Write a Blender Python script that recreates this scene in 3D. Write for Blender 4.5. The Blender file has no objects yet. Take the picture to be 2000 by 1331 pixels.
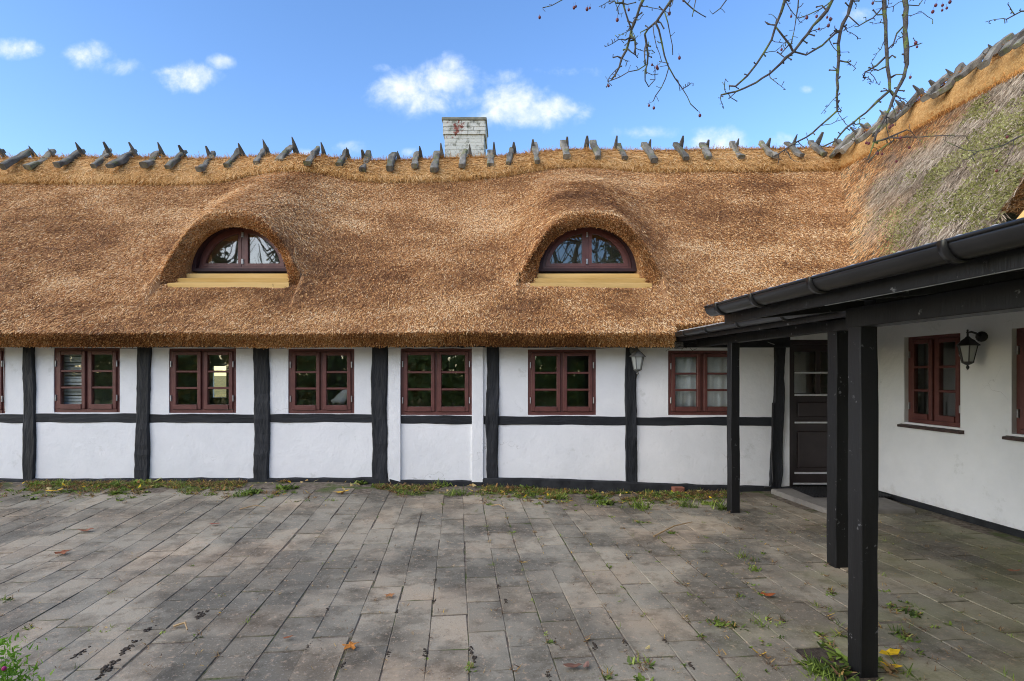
import bpy, bmesh, math, random
import numpy as np
from mathutils import Vector, Matrix

random.seed(7)
RNG = np.random.default_rng(11)
scene = bpy.context.scene

# ------------------------------------------------------------------ camera
F, CX, HY = 1060.0, 1000.0, 730.0          # focal length, centre column and horizon row of the photograph
cam_d = bpy.data.cameras.new('camera'); cam = bpy.data.objects.new('camera', cam_d)
scene.collection.objects.link(cam); scene.camera = cam
cam.location = (0, 0, 1.6); cam.rotation_euler = (math.radians(90), 0, 0)
cam_d.sensor_width = 36; cam_d.lens = 36 * F / 2000
cam_d.shift_y = (HY - 665.5) / 2000
cam_d.clip_start = 0.05; cam_d.clip_end = 2000
scene.render.resolution_x, scene.render.resolution_y = 1024, 681

# ------------------------------------------------------------------ world, sun, exposure
SUN = Vector((-0.84, -0.55, 0.48)).normalized()
w = bpy.data.worlds.new('World'); scene.world = w; w.use_nodes = True
nt = w.node_tree; nt.nodes.clear()
def N(tree, typ, **kw):
    n = tree.nodes.new(typ)
    for k, v in kw.items():
        if k == 'inp':
            for kk, vv in v.items(): n.inputs[kk].default_value = vv
        else: setattr(n, k, v)
    return n
def L(tree, a, b): tree.links.new(a, b)
def math_node(tree, op, a, b=None, c=None, clamp=False):
    n = tree.nodes.new('ShaderNodeMath'); n.operation = op; n.use_clamp = clamp
    for i, x in enumerate((a, b, c)):
        if x is None: continue
        if isinstance(x, (int, float)): n.inputs[i].default_value = x
        else: tree.links.new(x, n.inputs[i])
    return n.outputs[0]
sky = N(nt, 'ShaderNodeTexSky', sky_type='NISHITA', sun_disc=False)
sky.sun_elevation = math.asin(SUN.z); sky.sun_rotation = math.atan2(SUN.x, SUN.y)
sky.air_density = 1.0; sky.dust_density = 0.3; sky.ozone_density = 1.6
hsv = N(nt, 'ShaderNodeHueSaturation', inp={'Hue': 0.508, 'Saturation': 1.20, 'Value': 1.30}); L(nt, sky.outputs[0], hsv.inputs['Color'])
tc = N(nt, 'ShaderNodeTexCoord'); sp = N(nt, 'ShaderNodeSeparateXYZ')
L(nt, tc.outputs['Generated'], sp.inputs[0])
ay = math_node(nt, 'MAXIMUM', math_node(nt, 'ABSOLUTE', sp.outputs[1]), 0.02)
gx = math_node(nt, 'DIVIDE', sp.outputs[0], ay); gz = math_node(nt, 'DIVIDE', sp.outputs[2], ay)
cmb = N(nt, 'ShaderNodeCombineXYZ'); L(nt, gx, cmb.inputs[0]); L(nt, gz, cmb.inputs[1])
n1 = N(nt, 'ShaderNodeTexNoise', inp={'Scale': 14.0, 'Detail': 9.0, 'Roughness': 0.62, 'Distortion': 0.3})
n2 = N(nt, 'ShaderNodeTexNoise', inp={'Scale': 42.0, 'Detail': 6.0, 'Roughness': 0.6})
L(nt, cmb.outputs[0], n1.inputs['Vector']); L(nt, cmb.outputs[0], n2.inputs['Vector'])
CLOUDS = [(800, 180, 80, 45, 1), (870, 165, 75, 50, 1), (845, 196, 125, 26, .85), (1010, 205, 75, 42, 1), (1080, 218, 70, 36, 1), (1020, 228, 120, 22, .9),
          (180, 108, 50, 28, .9), (220, 130, 60, 20, .75), (370, 152, 62, 30, .9), (338, 142, 40, 14, .7), (25, 97, 52, 22, .9), (435, 120, 34, 18, .8),
          (1405, 275, 58, 28, .95), (1525, 278, 34, 18, .8), (690, 290, 46, 18, .72), (590, 303, 36, 13, .6), (1285, 258, 95, 17, .58), (1680, 30, 38, 18, .6),
          (1577, 175, 20, 10, .62), (965, 150, 60, 22, .6), (740, 135, 40, 14, .5), (1115, 142, 75, 17, .52), (800, 297, 18, 11, .68),
          (2300, 160, 110, 50, 1), (2560, 250, 120, 40, .9), (-420, 180, 120, 50, 1), (-800, 60, 150, 60, 1), (1400, -260, 130, 60, .95), (520, -330, 150, 60, .9), (60, -420, 140, 60, .9), (2100, -350, 150, 70, .9)]
best = None
for (px, py, rx, ry, amp) in CLOUDS:
    a = math_node(nt, 'DIVIDE', math_node(nt, 'SUBTRACT', gx, (px - CX) / F), rx / F)
    b = math_node(nt, 'DIVIDE', math_node(nt, 'SUBTRACT', gz, (HY - py) / F), ry / F)
    q = math_node(nt, 'SUBTRACT', amp, math_node(nt, 'MULTIPLY', math_node(nt, 'ADD', math_node(nt, 'MULTIPLY', a, a), math_node(nt, 'MULTIPLY', b, b)), 0.62))
    best = q if best is None else math_node(nt, 'MAXIMUM', best, q)
best = math_node(nt, 'MAXIMUM', best, -1.0)
nz = math_node(nt, 'SUBTRACT', n1.outputs['Fac'], 0.5); nz2 = math_node(nt, 'SUBTRACT', n2.outputs['Fac'], 0.5)
dens = math_node(nt, 'ADD', math_node(nt, 'ADD', best, math_node(nt, 'MULTIPLY', nz, 2.3)), math_node(nt, 'MULTIPLY', nz2, 0.7))
mr = N(nt, 'ShaderNodeMapRange', interpolation_type='SMOOTHSTEP', inp={'From Min': 0.08, 'From Max': 1.45})
L(nt, dens, mr.inputs['Value'])
cr = N(nt, 'ShaderNodeValToRGB')
cr.color_ramp.elements[0].color = (3.2, 3.9, 5.2, 1); cr.color_ramp.elements[0].position = 0.1
cr.color_ramp.elements[1].color = (4.5, 4.6, 4.85, 1); cr.color_ramp.elements[1].position = 1.0
mr2 = N(nt, 'ShaderNodeMapRange', inp={'From Min': 0.3, 'From Max': 1.25}); L(nt, dens, mr2.inputs['Value'])
L(nt, mr2.outputs[0], cr.inputs[0])
mx = N(nt, 'ShaderNodeMix', data_type='RGBA')
L(nt, math_node(nt, 'MULTIPLY', mr.outputs[0], 0.95), mx.inputs[0]); L(nt, hsv.outputs[0], mx.inputs[6]); L(nt, cr.outputs[0], mx.inputs[7])
bg = N(nt, 'ShaderNodeBackground', inp={'Strength': 0.13}); wo = N(nt, 'ShaderNodeOutputWorld')
L(nt, mx.outputs[2], bg.inputs[0]); L(nt, bg.outputs[0], wo.inputs[0])

sd = bpy.data.lights.new('sun', 'SUN'); sd.energy = 2.5; sd.angle = math.radians(110); sd.color = (1.0, 0.87, 0.69)
so = bpy.data.objects.new('sun', sd); scene.collection.objects.link(so); so.location = (0, 0, 12)
so.rotation_euler = SUN.to_track_quat('Z', 'Y').to_euler()
scene.view_settings.view_transform = 'Standard'; scene.view_settings.look = 'None'
scene.view_settings.gamma = 1.0; scene.view_settings.use_curve_mapping = False
scene.view_settings.exposure = 0.98
scene.cycles.use_denoising = True
scene.cycles.denoising_prefilter = 'NONE'
scene.cycles.denoising_input_passes = 'RGB_ALBEDO_NORMAL'
scene.cycles.filter_width = 1.05

# ------------------------------------------------------------------ helpers
COL = scene.collection
def wpos(px, py, Y):
    return np.array([(px - CX) * Y / F, Y, 1.6 - (py - HY) * Y / F])
def sstep(a, b, x):
    t = np.clip((np.asarray(x, float) - a) / (b - a), 0, 1); return t * t * (3 - 2 * t)
def tag(o, label=None, cat=None, group=None, kind=None):
    if label: o['label'] = label
    if cat: o['category'] = cat
    if group: o['group'] = group
    if kind: o['kind'] = kind
    return o
def empty(name, loc, label=None, cat=None, group=None, kind=None):
    o = bpy.data.objects.new(name, None); COL.objects.link(o); o.location = loc; o.empty_display_size = 0.2
    return tag(o, label, cat, group, kind)
def origin_of(o):
    v = Vector((0, 0, 0))
    while o is not None: v = v + o.location; o = o.parent
    return v
def adopt(o, parent):
    """child keeps its world-space coordinates (parents are only ever translated)"""
    if parent is not None:
        o.parent = parent
        o.matrix_parent_inverse = Matrix.Translation(-origin_of_fixed(parent))
    return o
_org = {}
def origin_of_fixed(p):
    # world location of a parent: an empty's own location, or zero for world-space meshes
    return p.location.copy() if p.type == 'EMPTY' else Vector((0, 0, 0))
def mesh(name, V, Fc, mat, parent=None, smooth=False, kind=None, attr=None):
    me = bpy.data.meshes.new(name)
    me.from_pydata([tuple(map(float, v)) for v in V], [], [tuple(f) for f in Fc])
    if mat is not None: me.materials.append(mat)
    if smooth: me.polygons.foreach_set('use_smooth', [True] * len(me.polygons))
    me.update()
    o = bpy.data.objects.new(name, me); COL.objects.link(o)
    adopt(o, parent)
    if kind: o['kind'] = kind
    return o
class MB:
    """collects simple shapes for ONE mesh object; M maps local to world"""
    def __init__(s, M=None): s.V = []; s.F = []; s.M = M
    def add(s, V, Fc):
        n = len(s.V)
        s.V += [tuple(v) for v in V]; s.F += [tuple(i + n for i in f) for f in Fc]; return s
    def box(s, x0, y0, z0, x1, y1, z1, c=0.0):
        if c <= 0:
            V = [(x0,y0,z0),(x1,y0,z0),(x1,y1,z0),(x0,y1,z0),(x0,y0,z1),(x1,y0,z1),(x1,y1,z1),(x0,y1,z1)]
            return s.add(V, [(0,3,2,1),(4,5,6,7),(0,1,5,4),(1,2,6,5),(2,3,7,6),(3,0,4,7)])
        bm = bmesh.new(); bmesh.ops.create_cube(bm, size=1)
        for v in bm.verts: v.co = Vector(((x0+x1)/2 + v.co.x*(x1-x0), (y0+y1)/2 + v.co.y*(y1-y0), (z0+z1)/2 + v.co.z*(z1-z0)))
        bmesh.ops.bevel(bm, geom=bm.edges[:], offset=c, segments=1, affect='EDGES')
        bm.verts.ensure_lookup_table()
        V = [tuple(v.co) for v in bm.verts]; Fc = [[v.index for v in f.verts] for f in bm.faces]; bm.free()
        return s.add(V, Fc)
    def obj(s, name, mat, parent=None, smooth=False, kind=None):
        V = s.V
        if s.M is not None: V = [tuple(s.M @ Vector(v)) for v in V]
        return mesh(name, V, s.F, mat, parent, smooth, kind)
def wob1(n, amp, rng=RNG, k=4):
    x = np.linspace(0, 1, n); y = np.zeros(n)
    for i in range(1, k + 1):
        y += np.sin(x * math.pi * 2 * i * rng.uniform(.6, 1.4) + rng.uniform(0, 6.28)) / i
    y += rng.normal(0, .25, n)
    return y * amp / 1.5
def beam(a, b, wdir, w0, t0, wob=0.006, n=14, cham=0.2, taper=1.0, rng=RNG, bow=0.0, tpow=1.0):
    """a hewn timber from a to b, width along wdir"""
    a, b, wd = np.array(a, float), np.array(b, float), np.array(wdir, float)
    ax = b - a; ax = ax / np.linalg.norm(ax); wd = wd - ax * wd.dot(ax); wd /= np.linalg.norm(wd); td = np.cross(ax, wd)
    c = cham
    prof = [(-1,-1+c),(-1+c,-1),(1-c,-1),(1,-1+c),(1,1-c),(1-c,1),(-1+c,1),(-1,1-c)]
    wl, wr, tf, tb = (wob1(n, wob, rng) for _ in range(4)); V = []; Fc = []
    for i in range(n):
        s = i / (n - 1); p = a + (b - a) * s + td * bow * math.sin(math.pi * s); tp = 1 + (taper - 1) * s**tpow
        for (x, y) in prof:
            xx = x * w0 / 2 * tp + (wr[i] if x > 0 else wl[i]); yy = y * t0 / 2 * tp + (tf[i] if y > 0 else tb[i])
            V.append(p + wd * xx + td * yy)
    for i in range(n - 1):
        for j in range(8):
            k = (j + 1) % 8; Fc.append((i*8+j, i*8+k, (i+1)*8+k, (i+1)*8+j))
    Fc.append(tuple(range(7, -1, -1))); Fc.append(tuple((n-1)*8 + j for j in range(8)))
    return V, Fc
def tube(pts, rad, sides=6, cap=True):
    pts = [np.array(p, float) for p in pts]; n = len(pts); V = []; Fc = []
    up = np.array([0.13, 0.21, 0.97])
    for i in range(n):
        t = pts[min(i+1, n-1)] - pts[max(i-1, 0)]; t = t / (np.linalg.norm(t) + 1e-9)
        u = np.cross(t, up); u /= (np.linalg.norm(u) + 1e-9); v = np.cross(t, u)
        r = rad[i] if hasattr(rad, '__len__') else rad
        for j in range(sides):
            an = 2 * math.pi * j / sides; V.append(pts[i] + (u * math.cos(an) + v * math.sin(an)) * r)
    for i in range(n - 1):
        for j in range(sides):
            k = (j + 1) % sides; Fc.append((i*sides+j, i*sides+k, (i+1)*sides+k, (i+1)*sides+j))
    if cap:
        Fc.append(tuple(range(sides - 1, -1, -1))); Fc.append(tuple((n-1)*sides + j for j in range(sides)))
    return V, Fc
def ball(c, r, seg=6, ring=4):
    V = [(c[0], c[1], c[2] + r)]; Fc = []
    for i in range(1, ring):
        th = math.pi * i / ring
        for j in range(seg):
            an = 2 * math.pi * j / seg; V.append((c[0] + r*math.sin(th)*math.cos(an), c[1] + r*math.sin(th)*math.sin(an), c[2] + r*math.cos(th)))
    V.append((c[0], c[1], c[2] - r)); e = len(V) - 1
    for j in range(seg):
        k = (j + 1) % seg; Fc.append((0, 1+j, 1+k)); Fc.append((e, e-seg+k, e-seg+j))
        for i in range(ring - 2): Fc.append((1+i*seg+j, 1+(i+1)*seg+j, 1+(i+1)*seg+k, 1+i*seg+k))
    return V, Fc
def lathe(prof, seg=12, c=(0,0,0)):
    V = []; Fc = []
    for (r, z) in prof:
        for j in range(seg):
            an = 2*math.pi*j/seg; V.append((c[0]+r*math.cos(an), c[1]+r*math.sin(an), c[2]+z))
    for i in range(len(prof)-1):
        for j in range(seg):
            k=(j+1)%seg; Fc.append((i*seg+j, i*seg+k, (i+1)*seg+k, (i+1)*seg+j))
    Fc.append(tuple(range(seg-1,-1,-1))); Fc.append(tuple((len(prof)-1)*seg+j for j in range(seg)))
    return V, Fc
_LAT = np.random.default_rng(3).random((64, 64, 64)).astype(np.float32)
def vnoise(P, s, seed=0):
    Q = np.asarray(P, float) * s + seed * 7.31 + 100.0
    i = np.floor(Q).astype(int); f = Q - i; f = f * f * (3 - 2 * f); r = 0
    for dx in (0, 1):
        for dy in (0, 1):
            for dz in (0, 1):
                wgt = (f[:,0] if dx else 1-f[:,0]) * (f[:,1] if dy else 1-f[:,1]) * (f[:,2] if dz else 1-f[:,2])
                r = r + wgt * _LAT[(i[:,0]+dx) % 64, (i[:,1]+dy) % 64, (i[:,2]+dz) % 64]
    return r
def fbm(P, s, seed=0, o=4):
    r = 0; a = 1; t = 0
    for k in range(o):
        r = r + a * vnoise(P, s * 2**k, seed + k); t += a; a *= .55
    return r / t
def blades(name, P, D, Nn, Ln, W, C, mat, parent=None, kind='stuff', tip=0.55, quad=True):
    """many thin straws / leaves: base point, direction, normal, length, width, colour -> ONE mesh"""
    n = len(P); D = D / np.linalg.norm(D, axis=1, keepdims=True)
    S = np.cross(D, Nn); S /= (np.linalg.norm(S, axis=1, keepdims=True) + 1e-9)
    W = np.broadcast_to(W, (n,))[:, None]; Ln = np.broadcast_to(Ln, (n,))[:, None]
    V = np.empty((n, 4, 3)); V[:,0] = P - S*W/2; V[:,1] = P + S*W/2; V[:,2] = P + D*Ln + S*W/2*tip; V[:,3] = P + D*Ln - S*W/2*tip
    me = bpy.data.meshes.new(name)
    me.vertices.add(4*n); me.vertices.foreach_set('co', V.astype(np.float32).ravel())
    me.loops.add(4*n); me.loops.foreach_set('vertex_index', np.arange(4*n, dtype=np.int32))
    me.polygons.add(n); me.polygons.foreach_set('loop_start', np.arange(0, 4*n, 4, dtype=np.int32))
    try: me.polygons.foreach_set('loop_total', np.full(n, 4, dtype=np.int32))
    except Exception: pass
    at = me.attributes.new('tint', 'FLOAT_COLOR', 'FACE')
    c4 = np.ones((n, 4), np.float32); c4[:, :3] = np.clip(C, 0, 1); at.data.foreach_set('color', c4.ravel())
    me.materials.append(mat); me.update(calc_edges=True); me.validate()
    o = bpy.data.objects.new(name, me); COL.objects.link(o); adopt(o, parent)
    if kind: o['kind'] = kind
    return o
def lerp_c(t, stops):
    xs = [s[0] for s in stops]; t = np.asarray(t)
    return np.stack([np.interp(t, xs, [s[1][k] for s in stops]) for k in range(3)], axis=-1)

# ------------------------------------------------------------------ materials
def new_mat(name):
    m = bpy.data.materials.new(name); m.use_nodes = True
    return m, m.node_tree, m.node_tree.nodes['Principled BSDF']
def proc(name, c1, c2, scale=4.0, rough=0.8, bump=0.2, bscale=None, dist=0.01, detail=6, stops=None, spec=0.3, stretch=None, third=None, metallic=0, rnd=None):
    m, t, b = new_mat(name)
    co = N(t, 'ShaderNodeTexCoord'); vec = co.outputs['Object']
    if stretch:
        mp = N(t, 'ShaderNodeMapping'); mp.inputs['Scale'].default_value = stretch; L(t, vec, mp.inputs[0]); vec = mp.outputs[0]
    n = N(t, 'ShaderNodeTexNoise', inp={'Scale': scale, 'Detail': detail, 'Roughness': .6}); L(t, vec, n.inputs['Vector'])
    r = N(t, 'ShaderNodeValToRGB'); e = r.color_ramp.elements
    e[0].position, e[1].position = stops or (0.35, 0.65); e[0].color = (*c1, 1); e[1].color = (*c2, 1)
    L(t, n.outputs['Fac'], r.inputs[0]); out = r.outputs[0]
    if third:                                   # (colour, scale, lo, hi): blotches of another colour
        n3 = N(t, 'ShaderNodeTexNoise', inp={'Scale': third[1], 'Detail': 7.0, 'Roughness': .65}); L(t, co.outputs['Object'], n3.inputs['Vector'])
        mr = N(t, 'ShaderNodeMapRange', inp={'From Min': third[2], 'From Max': third[3]}); L(t, n3.outputs['Fac'], mr.inputs[0])
        mx = N(t, 'ShaderNodeMix', data_type='RGBA'); L(t, mr.outputs[0], mx.inputs[0]); L(t, out, mx.inputs[6]); mx.inputs[7].default_value = (*third[0], 1); out = mx.outputs[2]
    if rnd:
        oi = N(t, 'ShaderNodeObjectInfo'); mr = N(t, 'ShaderNodeMapRange', inp={'To Min': 1 - rnd, 'To Max': 1 + rnd}); L(t, oi.outputs['Random'], mr.inputs[0])
        hs = N(t, 'ShaderNodeHueSaturation'); L(t, mr.outputs[0], hs.inputs['Value']); L(t, out, hs.inputs['Color']); out = hs.outputs[0]
    L(t, out, b.inputs['Base Color']); b.inputs['Roughness'].default_value = rough; b.inputs['Specular IOR Level'].default_value = spec; b.inputs['Metallic'].default_value = metallic
    if bump:
        n2 = N(t, 'ShaderNodeTexNoise', inp={'Scale': bscale or scale * 3, 'Detail': 5.0, 'Roughness': .6}); L(t, vec, n2.inputs['Vector'])
        bp = N(t, 'ShaderNodeBump', inp={'Strength': bump, 'Distance': dist}); L(t, n2.outputs['Fac'], bp.inputs['Height']); L(t, bp.outputs[0], b.inputs['Normal'])
    return m
def tint_mat(name, rough=0.75, spec=0.2, trans=0.0, gain=1.0):
    m, t, b = new_mat(name)
    a = N(t, 'ShaderNodeAttribute', attribute_name='tint'); L(t, a.outputs['Color'], b.inputs['Base Color'])
    b.inputs['Roughness'].default_value = rough; b.inputs['Specular IOR Level'].default_value = spec
    if trans:
        tr = N(t, 'ShaderNodeBsdfTranslucent'); L(t, a.outputs['Color'], tr.inputs[0]); mx = N(t, 'ShaderNodeMixShader', inp={0: trans})
        L(t, b.outputs[0], mx.inputs[1]); L(t, tr.outputs[0], mx.inputs[2]); L(t, mx.outputs[0], t.nodes['Material Output'].inputs[0])
    return m
M_plaster = proc('white_plaster', (.79,.80,.805), (.86,.865,.865), 2.2, .85, .5, 9, .02, third=((.58,.59,.56), 3.1, .64, .78))
t = M_plaster.node_tree; b = t.nodes['Principled BSDF']; src = b.inputs['Base Color'].links[0].from_socket
co = N(t, 'ShaderNodeTexCoord'); sp3 = N(t, 'ShaderNodeSeparateXYZ'); L(t, co.outputs['Object'], sp3.inputs[0])
ns = N(t, 'ShaderNodeTexNoise', inp={'Scale': 6.0, 'Detail': 8.0, 'Roughness': .7}); L(t, co.outputs['Object'], ns.inputs['Vector'])
ml = math_node(t, 'ADD', math_node(t, 'SUBTRACT', .12, sp3.outputs[2]), math_node(t, 'MULTIPLY', math_node(t, 'SUBTRACT', ns.outputs['Fac'], .5), .85))
mr = N(t, 'ShaderNodeMapRange', inp={'From Min': .0, 'From Max': .22, 'To Max': .5}); L(t, ml, mr.inputs[0])
mx = N(t, 'ShaderNodeMix', data_type='RGBA'); L(t, mr.outputs[0], mx.inputs[0]); L(t, src, mx.inputs[6]); mx.inputs[7].default_value = (.46,.44,.39,1)
mp = N(t, 'ShaderNodeMapping'); mp.inputs['Scale'].default_value = (1.0, 1.0, 1.0); L(t, co.outputs['Object'], mp.inputs[0])
vo = N(t, 'ShaderNodeTexVoronoi', feature='DISTANCE_TO_EDGE', inp={'Scale': 1.1}); nw = N(t, 'ShaderNodeTexNoise', inp={'Scale': 3.0, 'Detail': 6.0}); L(t, co.outputs['Object'], nw.inputs['Vector'])
va = N(t, 'ShaderNodeMix', data_type='RGBA', blend_type='LINEAR_LIGHT', inp={0: .45}); L(t, mp.outputs[0], va.inputs[6]); L(t, nw.outputs['Color'], va.inputs[7]); L(t, va.outputs[2], vo.inputs['Vector'])
ck = N(t, 'ShaderNodeMapRange', inp={'From Min': .0, 'From Max': .006, 'To Min': 1.0, 'To Max': 0.0}); L(t, vo.outputs['Distance'], ck.inputs[0])
nk = N(t, 'ShaderNodeTexNoise', inp={'Scale': 1.3, 'Detail': 3.0}); L(t, mp.outputs[0], nk.inputs['Vector']); mk = N(t, 'ShaderNodeMapRange', inp={'From Min': .58, 'From Max': .66, 'To Max': .55}); L(t, nk.outputs['Fac'], mk.inputs[0])
mc = N(t, 'ShaderNodeMix', data_type='RGBA'); L(t, math_node(t, 'MULTIPLY', ck.outputs[0], mk.outputs[0]), mc.inputs[0]); L(t, mx.outputs[2], mc.inputs[6]); mc.inputs[7].default_value = (.30,.29,.27,1)
L(t, mc.outputs[2], b.inputs['Base Color'])
M_timber = proc('black_tarred_timber', (.010,.0115,.014), (.024,.026,.031), 7, .68, 1.0, 11, .035, stretch=(1,1,.25), third=((.075,.078,.085), 9, .66, .75), spec=.35)
M_rail = proc('black_tarred_rail', (.010,.0115,.014), (.021,.0235,.028), 7, .7, 1.0, 12, .02, stretch=(.2,1,1), third=((.07,.072,.08), 9, .67, .76), spec=.35)
M_porch = proc('black_painted_porch_wood', (.0045,.0045,.005), (.012,.012,.013), 5, .5, .5, 30, .006, stretch=(1,1,.15), third=((.16,.16,.165), 18, .645, .70), spec=.35)
M_plinth = proc('black_plinth', (.014,.015,.017), (.032,.034,.037), 6, .8, .6, 18, .012)
M_red = proc('oxblood_window_paint', (.105,.033,.028), (.150,.052,.043), 6, .42, .15, 40, .003, spec=.5)
M_redd = proc('dark_oxblood_casing', (.030,.014,.017), (.045,.020,.022), 6, .55, .2, 30, .004)
M_door = proc('dark_brown_door_paint', (.022,.0145,.015), (.033,.022,.022), 5, .4, .1, 40, .002, spec=.5)
M_alu = proc('aluminium_strip', (.62,.63,.64), (.74,.75,.76), 20, .35, 0, metallic=.4)
M_steel = proc('hinge_steel', (.45,.46,.47), (.6,.6,.61), 20, .35, 0, metallic=.7)
M_pine = proc('raw_pine_board', (.55,.345,.10), (.73,.50,.20), 3, .6, .3, 20, .004, stretch=(.25,3,3), third=((.30,.17,.06), 5, .66, .72), rnd=.16)
M_log = proc('weathered_oak_log', (.075,.070,.060), (.23,.215,.185), 9, .9, .8, 24, .014, stretch=(1,.5,.5), third=((.135,.145,.06), 6, .52, .68), rnd=.35)
M_spike = proc('dark_weathered_spike', (.07,.068,.065), (.15,.145,.14), 9, .9, .8, 24, .012, rnd=.3)
M_under = proc('thatch_body', (.30,.155,.070), (.46,.26,.125), 30, .95, .8, 60, .03)
M_underw = proc('old_thatch_body', (.11,.10,.065), (.22,.19,.13), 20, .95, .8, 60, .03)
M_gutter = proc('black_plastic_gutter', (.012,.012,.013), (.018,.018,.019), 5, .28, .05, 60, .001, third=((.07,.07,.068), 24, .70, .76), spec=.5)
M_sheet = proc('grey_roof_sheet', (.33,.34,.34), (.45,.46,.46), 4, .8, .3, 12, .01)
M_white = proc('white_painted_wood', (.72,.72,.71), (.8,.8,.79), 8, .6, .1)
M_blind = proc('pale_curtain_cloth', (.70,.73,.76), (.80,.82,.84), 3, .9, .3, 5, .02, stretch=(6,1,.3))
M_room = proc('room_wall', (.50,.48,.44), (.58,.56,.52), 1.5, .9, 0)
M_lampm = proc('lamp_black_metal', (.02,.02,.021), (.035,.035,.036), 12, .5, .3, spec=.5)
M_lampg = proc('lamp_grey_metal', (.10,.105,.10), (.19,.19,.175), 14, .65, .4, metallic=.2)
M_brick = proc('red_brick', (.22,.085,.055), (.32,.13,.085), 12, .9, .5)
M_sillb = proc('dark_glazed_brick', (.05,.032,.030), (.10,.065,.055), 10, .55, .4)
M_concrete = proc('old_concrete', (.19,.175,.155), (.30,.28,.25), 3, .9, .5, 40, .006, third=((.13,.14,.08), 3, .55, .7))
M_rubber = proc('black_rubber', (.012,.012,.013), (.022,.022,.022), 15, .6, .3)
M_bark = proc('branch_bark', (.055,.048,.044), (.12,.105,.095), 22, .85, .6, 60, .004, third=((.15,.19,.055), 13, .52, .60))
M_apple = proc('dark_red_fruit', (.09,.012,.018), (.17,.025,.028), 10, .35, .1, spec=.5)
M_cable = proc('grey_cable', (.25,.25,.25), (.35,.35,.35), 8, .6, 0)
M_straw = tint_mat('reed_straw', .7, .25, .22)
M_leaf = tint_mat('leaf', .6, .3, .3)
M_tile = proc('orange_clay_tile', (.42,.14,.05), (.55,.21,.08), 8, .8, .3)
# glass: clear, with a mirror share that rises at grazing angles
M_glass, t, b = new_mat('window_glass'); t.nodes.remove(b)
tr = N(t, 'ShaderNodeBsdfTransparent'); tr.inputs[0].default_value = (.95, .97, .96, 1); gl = N(t, 'ShaderNodeBsdfGlossy', inp={'Roughness': 0.015}); lw = N(t, 'ShaderNodeLayerWeight', inp={'Blend': .5}); fr_out = math_node(t, 'ADD', .085, math_node(t, 'MULTIPLY', math_node(t, 'POWER', lw.outputs['Facing'], 5.0), .85))
ms = N(t, 'ShaderNodeMixShader'); L(t, fr_out, ms.inputs[0]); L(t, tr.outputs[0], ms.inputs[1]); L(t, gl.outputs[0], ms.inputs[2]); L(t, ms.outputs[0], t.nodes['Material Output'].inputs[0])
M_lglass, t, b = new_mat('lamp_glass')
b.inputs['Base Color'].default_value = (.62,.65,.62,1); b.inputs['Roughness'].default_value = .25
tr = N(t, 'ShaderNodeBsdfTransparent'); ms = N(t, 'ShaderNodeMixShader', inp={0: .45}); L(t, tr.outputs[0], ms.inputs[1]); L(t, b.outputs[0], ms.inputs[2]); L(t, ms.outputs[0], t.nodes['Material Output'].inputs[0])
# whitewashed brick with the paint gone in places
M_chim, t, b = new_mat('whitewashed_brick')
co = N(t, 'ShaderNodeTexCoord'); na = N(t, 'ShaderNodeTexNoise', inp={'Scale': 2.6, 'Detail': 8.0, 'Roughness': .7}); nb = N(t, 'ShaderNodeTexNoise', inp={'Scale': 9.0, 'Detail': 8.0, 'Roughness': .7})
mp = N(t, 'ShaderNodeMapping'); mp.inputs['Location'].default_value = (3.3, 0, 1.2)
L(t, co.outputs['Object'], mp.inputs[0]); L(t, mp.outputs[0], na.inputs['Vector']); L(t, co.outputs['Object'], nb.inputs['Vector'])
r1 = N(t, 'ShaderNodeValToRGB'); r1.color_ramp.elements[0].position = .37; r1.color_ramp.elements[0].color = (.17,.175,.14,1); r1.color_ramp.elements[1].position = .50; r1.color_ramp.elements[1].color = (.50,.51,.47,1)
L(t, nb.outputs['Fac'], r1.inputs[0])
vd = N(t, 'ShaderNodeVectorMath', operation='DISTANCE'); vd.inputs[1].default_value = (-1.06, 10.35, 6.30); L(t, co.outputs['Object'], vd.inputs[0])
pk = math_node(t, 'ADD', math_node(t, 'MULTIPLY', math_node(t, 'SUBTRACT', nb.outputs['Fac'], .5), 2.2), math_node(t, 'SUBTRACT', .52, math_node(t, 'MULTIPLY', vd.outputs['Value'], 2.2)))
mrr = N(t, 'ShaderNodeMapRange', inp={'From Min': .28, 'From Max': .36}); L(t, pk, mrr.inputs[0])
mxx = N(t, 'ShaderNodeMix', data_type='RGBA'); L(t, mrr.outputs[0], mxx.inputs[0]); L(t, r1.outputs[0], mxx.inputs[6]); mxx.inputs[7].default_value = (.20,.065,.05,1)
L(t, mxx.outputs[2], b.inputs['Base Color']); b.inputs['Roughness'].default_value = .9
bp = N(t, 'ShaderNodeBump', inp={'Strength': .6, 'Distance': .01}); L(t, nb.outputs['Fac'], bp.inputs['Height']); L(t, bp.outputs[0], b.inputs['Normal'])

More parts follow.
